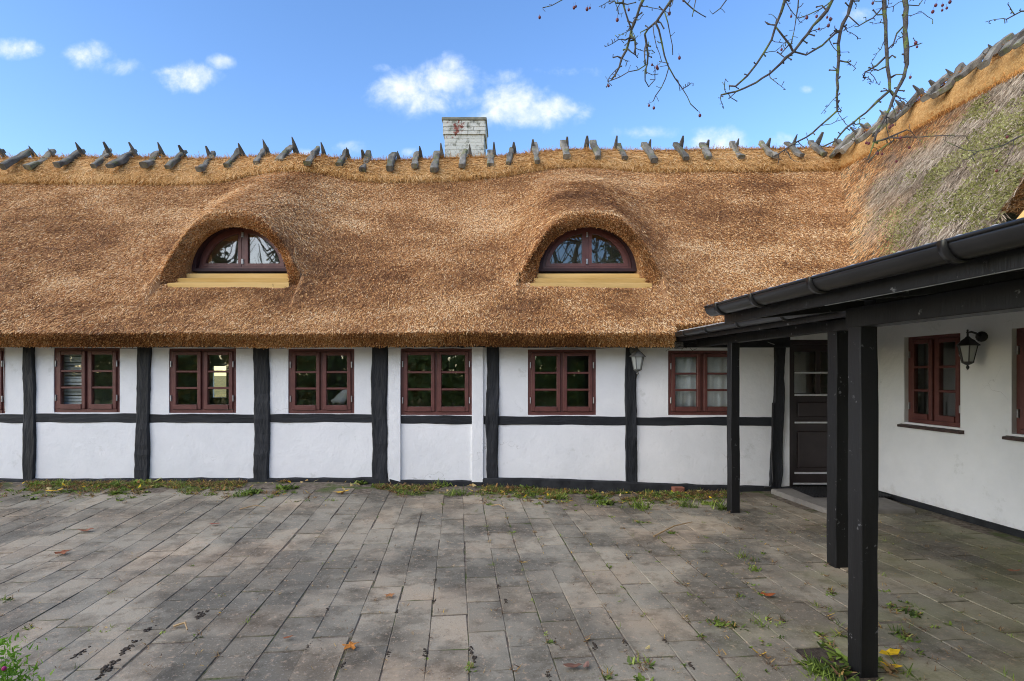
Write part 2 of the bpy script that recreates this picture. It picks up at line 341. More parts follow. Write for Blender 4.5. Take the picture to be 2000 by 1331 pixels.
def paver_mat(name, island):
    """grey concrete pavers: each its own tone; damp stains, grit and green growth with places of their own"""
    m, t, b = new_mat(name)
    ge = N(t, 'ShaderNodeNewGeometry'); pos = ge.outputs['Position']
    rnd = ge.outputs['Random Per Island'] if island else N(t, 'ShaderNodeObjectInfo').outputs['Random']
    r = N(t, 'ShaderNodeValToRGB'); e = r.color_ramp.elements
    e[0].position = 0; e[0].color = (.238,.215,.160,1); e[1].position = 1; e[1].color = (.382,.338,.250,1)
    x = e.new(.35); x.color = (.296,.270,.205,1); x = e.new(.7); x.color = (.338,.293,.212,1)
    L(t, rnd, r.inputs[0]); out = r.outputs[0]
    def noise(scale, detail=6, rough=.6, loc=(0,0,0), sc=(1,1,1)):
        mp = N(t, 'ShaderNodeMapping'); mp.inputs['Location'].default_value = loc; mp.inputs['Scale'].default_value = sc; L(t, pos, mp.inputs[0])
        n = N(t, 'ShaderNodeTexNoise', inp={'Scale': scale, 'Detail': float(detail), 'Roughness': rough}); L(t, mp.outputs[0], n.inputs['Vector']); return n.outputs['Fac']
    def mixin(out, fac, lo, hi, col, amt=1.0, blend='MIX'):
        mr = N(t, 'ShaderNodeMapRange', inp={'From Min': lo, 'From Max': hi, 'To Max': amt}); L(t, fac, mr.inputs[0])
        mx = N(t, 'ShaderNodeMix', data_type='RGBA', blend_type=blend); L(t, mr.outputs[0], mx.inputs[0]); L(t, out, mx.inputs[6]); mx.inputs[7].default_value = (*col, 1); return mx.outputs[2]
    out = mixin(out, noise(.85, 6, .6), .46, .56, (.52,.525,.53), .95, 'MULTIPLY')            # damp, darker patches
    out = mixin(out, noise(2.3, 6, .65, (5,2,0)), .52, .60, (.66,.65,.63), .9, 'MULTIPLY')
    out = mixin(out, noise(1.1, 4, .5, (9,4,0)), .50, .64, (1.20,1.08,1.0), .8, 'MULTIPLY')   # warmer dry ones
    out = mixin(out, noise(5.5, 7, .75, (3,3,0)), .52, .62, (.64,.61,.57), .9, 'MULTIPLY')
    out = mixin(out, noise(22, 4, .7), .57, .68, (.46,.34,.23), .7)                         # chaff and sand
    out = mixin(out, noise(70, 3, .7), .60, .68, (.52,.46,.40), .5)
    out = mixin(out, noise(95, 2, .6, (1,1,1)), .62, .70, (.10,.092,.085), .6)
    sy = N(t, 'ShaderNodeSeparateXYZ'); L(t, pos, sy.inputs[0])
    dw = math_node(t, 'ADD', math_node(t, 'MULTIPLY', math_node(t, 'SUBTRACT', sy.outputs[1], 6.75), .9), math_node(t, 'MULTIPLY', math_node(t, 'SUBTRACT', noise(2.6, 7, .65, (4,1,0)), .5), 2.4))
    out = mixin(out, dw, .05, .55, (.135,.105,.072), .8)
    # green algae towards the shaded porch corner
    sx = N(t, 'ShaderNodeSeparateXYZ'); L(t, pos, sx.inputs[0])
    gr = math_node(t, 'ADD', math_node(t, 'MULTIPLY', math_node(t, 'SUBTRACT', sx.outputs[0], .8), .30), math_node(t, 'MULTIPLY', math_node(t, 'SUBTRACT', 4.2, sx.outputs[1]), .22))
    gr = math_node(t, 'ADD', gr, math_node(t, 'MULTIPLY', math_node(t, 'SUBTRACT', noise(1.4, 6, .6, (2,7,0)), .5), 2.6))
    out = mixin(out, gr, .45, 1.45, (.25,.265,.10), .62)
    out = mixin(out, gr, 1.35, 1.8, (.40,.46,.06), .75)
    L(t, out, b.inputs['Base Color'])
    mr = N(t, 'ShaderNodeMapRange', inp={'From Min': .38, 'From Max': .62, 'To Min': .55, 'To Max': .85}); L(t, noise(.85, 5, .55), mr.inputs[0]); L(t, mr.outputs[0], b.inputs['Roughness'])
    b.inputs['Specular IOR Level'].default_value = .35
    bp = N(t, 'ShaderNodeBump', inp={'Strength': .55, 'Distance': .006}); L(t, noise(55, 5, .7), bp.inputs['Height']); L(t, bp.outputs[0], b.inputs['Normal'])
    return m
M_pav, M_pavi = paver_mat('concrete_paver', False), paver_mat('concrete_paver_far', True)
M_bed = proc('joint_soil', (.085,.068,.050), (.26,.215,.165), 14, .95, .9, 50, .02, third=((.085,.115,.03), 2.2, .50, .62))
M_soil = proc('dark_soil', (.04,.031,.024), (.10,.08,.058), 20, .95, 1, 60, .02)
M_ground = proc('leaf_strewn_grass', (.13,.14,.04), (.42,.29,.07), 1.2, .95, .6, 10, .05)

# ------------------------------------------------------------------ ground
KW = 7.5 / F                                     # metres per photo pixel on the main wall
_gx = [(p - CX) * KW for p in (-400, 0, 650, 800, 950, 1100, 1200, 1400, 1600, 2400)]
_gz = [.12, .115, .115, .06, .055, .0, -.03, -.02, 0, 0]
def G(X, Y):
    return np.interp(X, _gx, _gz) * sstep(4.2, 7.3, Y)
def gpt(px, py, dz=0.0):
    Y = F * 1.6 / max(py - HY, 1)
    for _ in range(12):
        X = (px - CX) * Y / F; Y = F * (1.6 - float(G(X, Y))) / (py - HY)
    X = (px - CX) * Y / F
    return np.array([X, Y, float(G(X, Y)) + dz])
def sheet(name, xs, ys, zf, mat, parent=None):
    V = [(x, y, float(zf(x, y))) for y in ys for x in xs]; n = len(xs)
    return mesh(name, V, [(j*n+i, j*n+i+1, (j+1)*n+i+1, (j+1)*n+i) for j in range(len(ys)-1) for i in range(n-1)], mat, parent, True)
tag(sheet('ground', [-400,-60,-20,-12,0,8,14,60,400], [-400,-60,-20,-6,0,12,20,60,400], lambda x, y: -.12, M_ground), 'rough grassy ground around the farmyard', kind='structure')
court = sheet('courtyard_paving', list(np.linspace(-11.5, 5.6, 70)), list(np.linspace(-3.5, 7.62, 46)), lambda x, y: G(x, y) - .0062, M_bed)
tag(court, 'courtyard paved with grey concrete slabs', kind='structure')

# wing frame: u towards the camera along the wing wall, v out into the courtyard
WO = np.array([4.80, 7.5]); SL = 0.093
du = np.array([SL, -1.0]) / math.hypot(SL, 1); dv = np.array([-1.0, -SL]) / math.hypot(SL, 1)
def WP(u, v, z):
    p = WO + du * u + dv * v; return np.array([p[0], p[1], z])
MW = Matrix(((du[0], -dv[0], 0, WO[0]), (du[1], -dv[1], 0, WO[1]), (0, 0, 1, 0), (0, 0, 0, 1)))   # local x=u, y=-v (into the wall), z

# pavers
PW, PL = 0.235, 0.448
pe = np.array([-0.099, 1.0]); pe /= np.linalg.norm(pe); pn = np.array([pe[1], -pe[0]])
POST_N = WP(4.31, 3.34, 0)
cand = []
prng = np.random.default_rng(5)
for c in range(-52, 30):
    off = prng.uniform(0, .14) + (PL/2 if c % 2 else 0)
    wcol = PW
    for r in range(-10, 22):
        cxy = np.array([0.06, 0.0]) + pn * ((c + .5) * PW) + pe * (r * PL + off)
        X, Y = cxy
        if Y < 0.8 or Y > 7.36 or X < -11 or X > 5.45: continue
        rel = cxy - WO; v = rel.dot(dv)
        if v < .16: continue
        if X < 2.55 and Y + PL/2 > 7.30 - .22*float(fbm(np.array([[X, 0, 0]]), 1.3, 6, 2)[0]) + prng.normal(0, .03): continue
        if abs(X - POST_N[0] + .03) < .18 and abs(Y - POST_N[1]) < .20: continue          # the bare patch round the near post
        u = rel.dot(du)
        if u < 1.02 and .12 < v < 1.35: continue                                          # under the door slab
        px = CX + X*F/Y; py = HY + 1.6*F/Y
        inside = -60 < px < 2060 and py < 1380
        area = (PW*F/Y) * (1.6*F*(1/(max(Y-PL/2, .3)) - 1/(Y+PL/2)))
        cand.append((area if inside else 0, X, Y))
cand.sort(key=lambda q: -q[0])
pav_meshes = []
for k in range(8):
    bm = bmesh.new(); bmesh.ops.create_cube(bm, size=1)
    for vv in bm.verts: vv.co = Vector((vv.co.x*(PW-.005), vv.co.y*(PL-.010), (vv.co.z-.5)*.05))
    bmesh.ops.bevel(bm, geom=[e for e in bm.edges if e.verts[0].co.z > -.02 or e.verts[1].co.z > -.02], offset=.004, segments=1, affect='EDGES')
    for vv in bm.verts:
        vv.co.x += prng.normal(0, .0016); vv.co.y += prng.normal(0, .002); vv.co.z += prng.normal(0, .0006)
    me = bpy.data.meshes.new('paver'); bm.to_mesh(me); bm.free(); me.materials.append(M_pav); pav_meshes.append(me)
pa = math.atan2(pe[1], pe[0]) - math.pi/2
far = MB()
for i, (ar, X, Y) in enumerate(cand):
    e = .12
    sx = float(G(X+e, Y) - G(X-e, Y))/(2*e); sy = float(G(X, Y+e) - G(X, Y-e))/(2*e)
    nrm = Vector((-sx + prng.normal(0, .003), -sy + prng.normal(0, .003), 1)).normalized()
    q = Vector((0,0,1)).rotation_difference(nrm).to_matrix().to_4x4()
    Mx = Matrix.Translation((X + prng.normal(0,.003), Y + prng.normal(0,.006), float(G(X,Y)) + prng.normal(0,.0010))) @ q @ Matrix.Rotation(pa + prng.normal(0,.006), 4, 'Z')
    me = pav_meshes[i % 8]
    if i < 300:
        o = bpy.data.objects.new('paver', me); COL.objects.link(o); o.parent = court; o.matrix_local = Mx
    else:
        far.add([tuple(Mx @ v.co) for v in me.vertices], [tuple(p.vertices) for p in me.polygons])
far.obj('far_pavers', M_pavi, court, kind='stuff')

# ------------------------------------------------------------------ main house: roof surface
PLANE0, Y0 = 2.13, 7.0
_rp = [-400, 0, 400, 700, 900, 1000, 1220, 1700]; _ry = [356, 356, 360, 357, 352, 345, 336, 331]
_cp = [-400, 0, 250, 690, 850, 1000, 1120, 1300, 1640]; _cy = [311, 311, 309, 318, 312, 307, 300, 296, 290]
_yb = [(PLANE0 - Y0 - 1.6) / ((HY - y)/F - 1) for y in _ry]
_rX = [(p - CX) * y / F for p, y in zip(_rp, _yb)]
def Yridge(X): return np.interp(X, _rX, _yb) + .30
def crest(X):
    X = np.asarray(X, float); Yr = Yridge(X); px = CX + X*F/Yr
    return 1.6 + (HY - np.interp(px, _cp, _cy)) / F * Yr
DORM = [-4.02, 1.12]; YF, YW = 7.75, 8.14
def dorm_bump(X, Y, xc):
    Y = np.asarray(Y, float); X = np.asarray(X, float)
    s = np.clip((Y - YF) / (10.05 - YF), 0, 1.4)
    amp = np.maximum(1.04 + (.20 - 1.04) * s, 0.0)
    wd = 1.02 + .22 * s; t_ = np.abs(X - xc) / wd; nn = 3.6 - 1.4 * np.clip(s, 0, 1)
    p = np.exp(-(t_ / .83) ** nn)
    gate = np.where(t_ < 1.0, (Y >= YF).astype(float), sstep(YF - .45, YF, Y))
    return amp * p * gate
def plane(X, Y):
    P = np.stack([np.asarray(X, float).ravel(), np.asarray(Y, float).ravel(), np.zeros(np.size(X))], 1)
    nz_ = (fbm(P, .9, 2, 2) - .5) * .05
    return PLANE0 + (np.asarray(Y, float) - Y0) + nz_.reshape(np.shape(X))
def S(X, Y):
    z = plane(X, Y)
    for xc in DORM: z = z + dorm_bump(X, Y, xc)
    return z
# wing roof in the same (X, Y) chart
WSL = 1.637; WE = 0.35
def wing_plane(X, Y):
    v = (np.asarray(X) - WO[0]) * dv[0] + (np.asarray(Y) - WO[1]) * dv[1]
    return 2.13 + (WE - v) * WSL
def uv_of(X, Y):
    return (np.asarray(X)-WO[0])*du[0] + (np.asarray(Y)-WO[1])*du[1], (np.asarray(X)-WO[0])*dv[0] + (np.asarray(Y)-WO[1])*dv[1]
WRIDGE_V = -1.88
def canopy_z(v): return 2.135 + .10 * (2.75 - v)
XEND = 2.12
def Yeave(X):
    X = np.asarray(X, float)
    z = canopy_z(np.clip(-(X - 4.8), 0, 2.75)) + .10
    return np.where(X < XEND, Y0, np.maximum(Y0 + .12, Y0 + z - PLANE0))

house = empty('thatched_house', (-2.5, 7.5, 0), 'long white half-timbered farmhouse with new golden thatch and two eyebrow dormers', 'house')
XL = -11.2
xs = np.arange(XL, 7.2, .05)
ts = np.concatenate([np.linspace(0, 1, 18)])
rows = []
ye = Yeave(xs); yr = Yridge(xs)
ylow = [ye + (YF - 1e-4 - ye) * k for k in np.linspace(0, 1, 16)]
yhigh = [YF + (yr - YF) * k for k in np.linspace(0, 1, 50)]
V = []; 
for yy in ylow + yhigh:
    zz = S(xs, yy)
    V += [(x, y, z) for x, y, z in zip(xs, yy, zz)]
nx = len(xs); Fc = []
def in_dormer(x): return any(abs(x - xc) < 1.0 for xc in DORM)
for j in range(len(ylow) + len(yhigh) - 1):
    for i in range(nx - 1):
        xm = (xs[i] + xs[i+1]) / 2
        if j == len(ylow) - 1 and in_dormer(xm): continue
        # past the valley the wing's own roof takes over
        ym = V[j*nx+i][1]
        if xm > 3.9 and float(wing_plane(xm, ym)) > V[j*nx+i][2] + .25: continue
        Fc.append((j*nx+i, j*nx+i+1, (j+1)*nx+i+1, (j+1)*nx+i))
roof = mesh('roof', V, Fc, M_under, house, True)
roof['label'] = 'new golden-brown reed thatch'
# eave: the cut end of the thatch and its underside
ev = MB(); prof = [(0, 0), (.12, -.165), (.13, -.17), (.62, .12)]
ex = np.arange(XL, 4.75, .1)
for x in ex:
    y = float(Yeave(x)); z = float(S(np.array([x]), np.array([y]))[0])
    ev.V += [(x, y + a, z + b) for a, b in prof]
for i in range(len(ex) - 1):
    for k in range(3): ev.F.append((i*4+k, (i+1)*4+k, (i+1)*4+k+1, i*4+k+1))
ev.obj('eave', M_under, roof)
# the far slope
bk = MB()
for x in np.arange(XL, 7.3, .5):
    y = float(Yridge(x)); z = float(plane(np.array([x]), np.array([y]))[0]); bk.V += [(x, y, z), (x, y + 3.5, z - 3.5)]
for i in range(len(bk.V)//2 - 1): bk.F.append((i*2, i*2+2, i*2+3, i*2+1))
bk.obj('rear_roof_slope', M_under, house)

# ---- reed straws on the main roof
def surf_normals(fn, X, Y, e=.02):
    zx = (fn(X+e, Y) - fn(X-e, Y)) / (2*e); zy = (fn(X, Y+e) - fn(X, Y-e)) / (2*e)
    zx = np.clip(zx, -3, 3); zy = np.clip(zy, -1, 3)
    Nn = np.stack([-zx, -zy, np.ones_like(zx)], 1); Nn /= np.linalg.norm(Nn, axis=1, keepdims=True)
    g = np.hypot(zx, zy) + 1e-6; D = np.stack([-zx/g, -zy/g, -g], 1); D /= np.linalg.norm(D, axis=1, keepdims=True)
    return Nn, D
STRAW = [(0, (.19,.085,.036)), (.25, (.40,.185,.068)), (.5, (.645,.345,.130)), (.75, (.82,.52,.235)), (1, (.92,.72,.44))]
def straw_col(P, rng, warm=1.0, lo=0.0):
    n = len(P); patch = fbm(P*np.array([.8,1.3,1.3]), .6, 5, 3); patch2 = fbm(P*np.array([.8,1.5,1.5]), 1.9, 9, 3)
    tone = rng.normal(.51, .30, n) + (patch - .5) * 1.25 + (patch2 - .5) * 1.0 + lo
    C = lerp_c(np.clip(tone, 0, 1), STRAW)
    red = np.clip((fbm(P, .8, 21, 2) - .5) * 3 + .4, 0, 1)[:, None]
    return C * (1 - red * np.array([[.02, .06, .09]]))
r2 = np.random.default_rng(21)
n = 460000
X = r2.uniform(XL, 7.0, n); k = r2.random(n)
yeX, yrX = Yeave(X), Yridge(X); Y = yeX + (yrX - .12 - yeX) * k
keep = ~((X > 3.9) & (wing_plane(X, Y) > S(X, Y) + .04))
# thin the straws outside the photograph's view
px = CX + X*F/Y; keep &= (px > -60) | (r2.random(n) < .35)
X, Y = X[keep], Y[keep]; n = len(X)
# none inside the dormer openings in front of the windows
Z = S(X, Y); Nn, D = surf_normals(S, X, Y)
for xc in DORM:
    m = ~((np.abs(X - xc) < .80) & (Y > YF - .06) & (Y < YF + .0)); X, Y, Z, Nn, D = X[m], Y[m], Z[m], Nn[m], D[m]
n = len(X); P = np.stack([X, Y, Z], 1)
side = np.cross(D, Nn)
swirl = (fbm(P, 1.3, 31, 2) - .5) * .8
dirs = D + side * (r2.normal(0, .48, n) + swirl)[:, None] + Nn * r2.uniform(.02, .34, n)[:, None]
Ln = r2.uniform(.022, .056, n); Wd = r2.uniform(.0065, .0145, n)
C = straw_col(P, r2)
stray = r2.random(n) < .006; Ln[stray] *= 2.4; Wd[stray] *= .8; C[stray] = C[stray]*.4 + np.array([.66,.50,.30])*.6
blades('reed_straw', P + Nn * r2.uniform(-.004, .014, n)[:, None], dirs, Nn + r2.normal(0, .35, (n, 3)), Ln, Wd, C, M_straw, roof)
# bristle of cut ends on the eave face
n = 70000; X = r2.uniform(XL, 4.7, n); m = ((CX + X*F/7 > -60) | (r2.random(n) < .3)); X = X[m]; n = len(X); k = r2.random(n) ** .9
y = Yeave(X); z = S(X, y); P = np.stack([X, y + .12*k, z - .165*k], 1)
nrm = np.array([0, -.80, -.58]); dn = np.array([0, -.72, -.70])
dirs = dn + r2.normal(0, .28, (n, 3)); C = straw_col(P, r2, lo=-.17) * np.array([.92, .86, .72])  # browner cut ends; shade of the downward face is put into the colour too
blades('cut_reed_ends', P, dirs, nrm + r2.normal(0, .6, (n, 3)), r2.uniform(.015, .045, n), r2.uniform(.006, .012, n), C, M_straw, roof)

# ---- dormers
def ell(th, a, b_): return a * np.cos(th), b_ * np.sin(th)
def make_dormer(xc, flip):
    th = np.linspace(0, math.pi, 41)
    zs = 3.145         # sill height at the window
    rings = []
    xo = xc + 1.0 * np.cos(th); zo = S(xo, np.full_like(xo, YF + 1e-3)); zo = np.maximum(zo, plane(xo, np.full_like(xo, YF)))
    zo[0] = zo[-1] = float(plane(xo[:1], np.array([YF]))[0]) - .06
    rings.append(np.stack([xo, np.full_like(xo, YF), zo], 1))
    # rounded lip, cut face, soffit
    def arch(a, zb, top, Yv):
        return np.stack([xc + a*np.cos(th), np.full_like(th, Yv), zb + (top - zb)*np.sin(th)**.92], 1)
    zb0 = float(plane(np.array([xc]), np.array([YF]))[0])
    rings.append(arch(.955, zb0 - .06, 3.865, YF + .005))
    rings.append(arch(.80, zb0 - .03, 3.735, YF + .10))
    rings.append(arch(.735, zs - .10, 3.77, YF + .25))
    rings.append(arch(.715, zs - .03, 3.815, YW + .03))
    V = [tuple(p) for r in rings for p in r]; m = len(th)
    Fc = [(k*m+i, k*m+i+1, (k+1)*m+i+1, (k+1)*m+i) for k in range(len(rings)-1) for i in range(m-1)]
    hood = mesh('dormer_hood', V, Fc, M_under, house, True)
    rr = np.random.default_rng(40 + int(xc*10))
    Pl, Dl, Nl, Ll = [], [], [], []
    for k, cnt, ln in ((0, 1600, .05), (1, 8500, .04), (2, 3000, .03)):
        ti = rr.uniform(0, m-1.001, cnt); i0 = ti.astype(int); f = (ti - i0)[:, None]; s = rr.random(cnt)[:, None]
        A = rings[k][i0]*(1-f) + rings[k][i0+1]*f; B = rings[k+1][i0]*(1-f) + rings[k+1][i0+1]*f
        P = A*(1-s) + B*s
        d = np.tile(np.array([0, -.86, -.42]), (cnt, 1)) + rr.normal(0, .30, (cnt, 3))
        tng = rings[k][i0+1] - rings[k][i0]; nr = np.cross(tng, B - A); nr /= np.linalg.norm(nr, axis=1, keepdims=True)
        Pl.append(P); Dl.append(d); Nl.append(nr + rr.normal(0, .7, (cnt, 3))); Ll.append(rr.uniform(.5, 1.2, cnt)*ln)
    P = np.concatenate(Pl); C = straw_col(P, rr, lo=-.02)
    blades('cut_reed_ends', P, np.concatenate(Dl), np.concatenate(Nl), np.concatenate(Ll), rr.uniform(.006, .012, len(P)), C, M_straw, hood)
    # pine sill boards on the slope
    for q in range(3):
        k0, k1 = q/3 + (.03 if q else 0), (q+1)/3 - .06
        ya, yb_ = YF - .055 + (YW - .06 - YF + .055)*k0, YF - .055 + (YW - .06 - YF + .055)*k1
        zlo = zb0 - .035; za = zlo + (zs - .02 - zlo)*k0; zb_ = zlo + (zs - .02 - zlo)*k1
        wa, wb = .86 - .15*k0, .86 - .15*k1
        mb = MB(); lift = .030 - .004*q
        vs = [(-wa, ya, za - .05), (wa, ya, za - .05), (wb, yb_, zb_ - .05), (-wb, yb_, zb_ - .05), (-wa, ya - .012, za + lift), (wa, ya - .012, za + lift), (wb, yb_ + .015, zb_ + lift - .042), (-wb, yb_ + .015, zb_ + lift - .042)]
        mb.add([(xc + a, b_, c) for a, b_, c in vs], [(0,3,2,1),(4,5,6,7),(0,1,5,4),(1,2,6,5),(2,3,7,6),(3,0,4,7)])
        mb.obj('sill_board', M_pine, hood)
    # window
    win = empty('dormer_window', (xc, YW, zs)); win.parent = house; win.matrix_parent_inverse = Matrix.Translation(-house.location)
    WORG[win.name] = Vector((xc, YW, zs))
    def ring(a0, b0, a1, b1, y0, y1, zb=0.0, n_=32, half=None):
        t0_, t1_ = (0, math.pi) if half is None else half
        mb = MB(); tt = np.linspace(t0_, t1_, n_)
        for t_ in tt:
            c, s = math.cos(t_), math.sin(t_)
            for (a, b_, y) in ((a0, b0, y0), (a1, b1, y0), (a1, b1, y1), (a0, b0, y1)): mb.V.append((xc + a*c, YW + y, zs + zb + b_*s))
        for i in range(n_-1):
            for k_ in range(4):
                l = (k_+1) % 4; mb.F.append((i*4+k_, i*4+l, (i+1)*4+l, (i+1)*4+k_))
        mb.F.append((3,2,1,0)); e = (n_-1)*4; mb.F.append((e, e+1, e+2, e+3)); return mb
    ring(.735, .70, .665, .64, -.10, .08).obj('casing', M_redd, win)
    MB().box(xc-.72, YW-.11, zs-.03, xc+.72, YW+.08, zs+.012).obj('bottom_casing', M_redd, win)
    ring(.662, .635, .625, .598, -.02, .05, zb=.012).obj('frame', M_red, win)
    MB().box(xc-.662, YW-.03, zs+.012, xc+.662, YW+.05, zs+.055).obj('bottom_frame', M_red, win)
    for sgn in (-1, 1):
        tt = np.linspace(0, math.pi/2, 18)
        ao, bo, ai, bi = .622, .595, .565, .54; xi, zi = .022, .052; xg, zg = .072, .100
        # casement: quarter-arch ring drawn as an outer and an inner outline
        def outline(a, b_, x0, z0):
            pts = [(x0, z0)]
            zz0 = z0; 
            te = [t_ for t_ in tt if a*math.cos(t_) > x0 and b_*math.sin(t_) + .012 > z0]
            t_s = math.asin(min(1, (z0-.012)/b_)); t_e = math.acos(x0/a)
            for t_ in np.linspace(t_s, t_e, 16): pts.append((a*math.cos(t_), .012 + b_*math.sin(t_)))
            return pts
        oo, ii = outline(ao, bo, xi, zi), outline(ai, bi, xg, zg)
        mb = MB()
        for (x, z) in oo: mb.V.append((xc + sgn*x, YW-.035, zs + z))
        for (x, z) in ii: mb.V.append((xc + sgn*x, YW-.035, zs + z))
        for (x, z) in oo: mb.V.append((xc + sgn*x, YW+.02, zs + z))
        for (x, z) in ii: mb.V.append((xc + sgn*x, YW+.02, zs + z))
        q = len(oo)
        for i in range(q):
            j = (i+1) % q
            mb.F += [(i, j, q+j, q+i), (2*q+i, 2*q+j, j, i), (q+i, q+j, 3*q+j, 3*q+i)]
        mb.obj('casement', M_red, win)
        g = MB(); g.V = [(xc + sgn*x, YW, zs + z) for x, z in ii] + [(xc + sgn*x, YW+.006, zs + z) for x, z in ii]
        g.F = [tuple(range(q)), tuple(range(2*q-1, q-1, -1))]; g.obj('pane', M_glass, win)
        for hz in (.09, .49):
            MB().box(xc + sgn*.006 + (-.006 if sgn < 0 else -.002), YW-.05, zs+hz, xc + sgn*.006 + (.002 if sgn < 0 else .006), YW-.03, zs+hz+.075).obj('hinge', M_steel, win)
    MB().box(xc-.021, YW-.028, zs+.056, xc+.021, YW+.04, zs+.598).obj('mullion', M_red, win)
    # dark attic behind
    MB().box(xc-.9, YW+.75, zs-.2, xc+.9, YW+.80, zs+.62).obj('attic_wall', M_room, win)
WORG = {}
_adopt_old = origin_of_fixed
def origin_of_fixed(p):
    if p.name in WORG: return WORG[p.name]
    return p.location.copy() if p.type == 'EMPTY' else Vector((0, 0, 0))
for xc in DORM: make_dormer(xc, 1)

# ---- ridge roll of loose straw
RP = [(-.30,-.34),(-.36,-.315),(-.395,-.26),(-.385,-.19),(-.33,-.09),(-.25,.0),(-.16,.10),(-.08,.165),(0,.195),(.09,.165),(.2,.06),(.32,-.09),(.38,-.26),(.33,-.34)]
rx_ = np.arange(XL, 6.75, .08)
def roll_pt(x, k):
    """k: float index into the profile"""
    x = np.asarray(x, float); Yr = Yridge(x); base = plane(x, Yr); top = crest(x)
    bmp = sum(dorm_bump(x, Yr - .35, xc) for xc in DORM)
    dy = np.interp(k, range(len(RP)), [p[0] for p in RP]); dz = np.interp(k, range(len(RP)), [p[1] for p in RP])
    h = (top - base)                                         # crest above the plane
    wt = np.interp(dy, [-.38, -.1, .1, .38], [0, 1, 1, 0])
    z = base + dz + (h - .195) * wt + bmp * np.interp(dy, [-.38, 0, .3], [1.0, .25, 0])
    return np.stack(np.broadcast_arrays(x, Yr + dy, z), -1)
V = []; m = len(RP)
for x in rx_:
    for k in range(m):
        p = roll_pt(x, k).copy(); j = float(fbm(np.array([[x, k*.3, 0]]), 3.0, 4, 2)[0] - .5) * .05
        p[2] += j; V.append(tuple(p))
Fc = [(i*m+k, (i+1)*m+k, (i+1)*m+k+1, i*m+k+1) for i in range(len(rx_)-1) for k in range(m-1)]
e = (len(rx_)-1)*m; Fc += [tuple(range(m)), tuple(e+k for k in range(m-1,-1,-1))]
M_rollb = proc('loose_straw_body', (.42,.22,.07), (.62,.38,.15), 25, .95, .9, 60, .03)
ridge = mesh('ridge_roll', V, Fc, M_rollb, house, True)
n = 60000; X = r2.uniform(XL, 6.75, n); m_ = ((CX + X*F/10.2 > -60) | (r2.random(n) < .3)); X = X[m_]; n = len(X); k = r2.uniform(0, 9, n)
P = roll_pt(X, k); Q = roll_pt(X, k + .15); T = Q - P; T /= np.linalg.norm(T, axis=1, keepdims=True) + 1e-9
Nn = np.cross(np.tile([1., 0, 0], (n, 1)), T); 
dirs = -T * r2.uniform(.1, 1, n)[:, None] + np.array([1., 0, 0]) * r2.normal(0, .75, n)[:, None] + Nn * r2.uniform(0, .20, n)[:, None]
ROLLC = [(0, (.28,.13,.04)), (.3, (.54,.295,.095)), (.6, (.78,.49,.20)), (1, (.92,.70,.40))]
C = lerp_c(np.clip(r2.normal(.52, .24, n) + (fbm(P, 1.1, 8, 2) - .5)*.6, 0, 1), ROLLC)
blades('loose_straw', P + Nn*.004, dirs, Nn + r2.normal(0, .3, (n, 3)), r2.uniform(.05, .15, n), r2.uniform(.005, .0115, n), C, M_straw, ridge)

# ---- crossed oak logs astride the ridge
TIPS = [3, 60, 103, 159, 212, 261, 310, 360, 418, 469, 520, 572, 623, 677, 722, 771, 818, 857, 910, 960, 1002, 1048, 1103, 1160, 1211, 1263, 1323, 1376, 1435, 1491, 1543, 1588, 1640]
lr = np.random.default_rng(77)
def log_pair(top, down, along, hold, spike_h=.20):
    """top: point on the crest; down: unit vector horizontally down our slope; along: along the ridge"""
    top, down, along = map(lambda q: np.array(q, float), (top, down, along)); up = np.array([0, 0, 1.])
    ln = lr.uniform(.60, .78); sl = lr.uniform(.90, 1.05)
    a = top + down*(-.05) + up*(.178 + lr.normal(0,.008)); dirv = down - up*sl; dirv /= np.linalg.norm(dirv)
    sk = along * lr.normal(0, .045)
    V, Fc = beam(a, a + dirv*ln + sk, along, lr.uniform(.085, .125), lr.uniform(.065, .09), .017, 9, .3, lr.uniform(.95, 1.2), lr, bow=lr.normal(-.012, .018))
    mesh('ridge_log', V, Fc, M_log, hold)
    off = along * lr.choice([-1, 1]) * lr.uniform(.07, .10)
    off = along * (.075 + lr.normal(0, .01)) * (1 if lr.random() < .8 else -1)
    b0 = top + off - down*.50 - up*.40; tip = top + off + down*lr.uniform(.10, .2) + up*(spike_h + lr.normal(.02, .035)) + along*lr.normal(0, .02)
    V, Fc = beam(b0, tip, along, lr.uniform(.11,.15), .085, .006, 10, .35, lr.uniform(.05, .3), lr, tpow=3.2)
    mesh('ridge_log', V, Fc, M_spike, hold)
for px in TIPS + [-60, -120]:
    x = (px - CX) * 10.35 / F; x = (px - CX) * float(Yridge(x)) / F - .03
    p = roll_pt(np.array(x), 8.0)
    hb = float(sum(dorm_bump(np.array(x), np.array(float(Yridge(x)) - .25), xc) for xc in DORM))
    log_pair((x, float(p[1]), float(p[2]) - .02 + .45*hb), (0, -1, 0), (1, 0, 0), ridge)

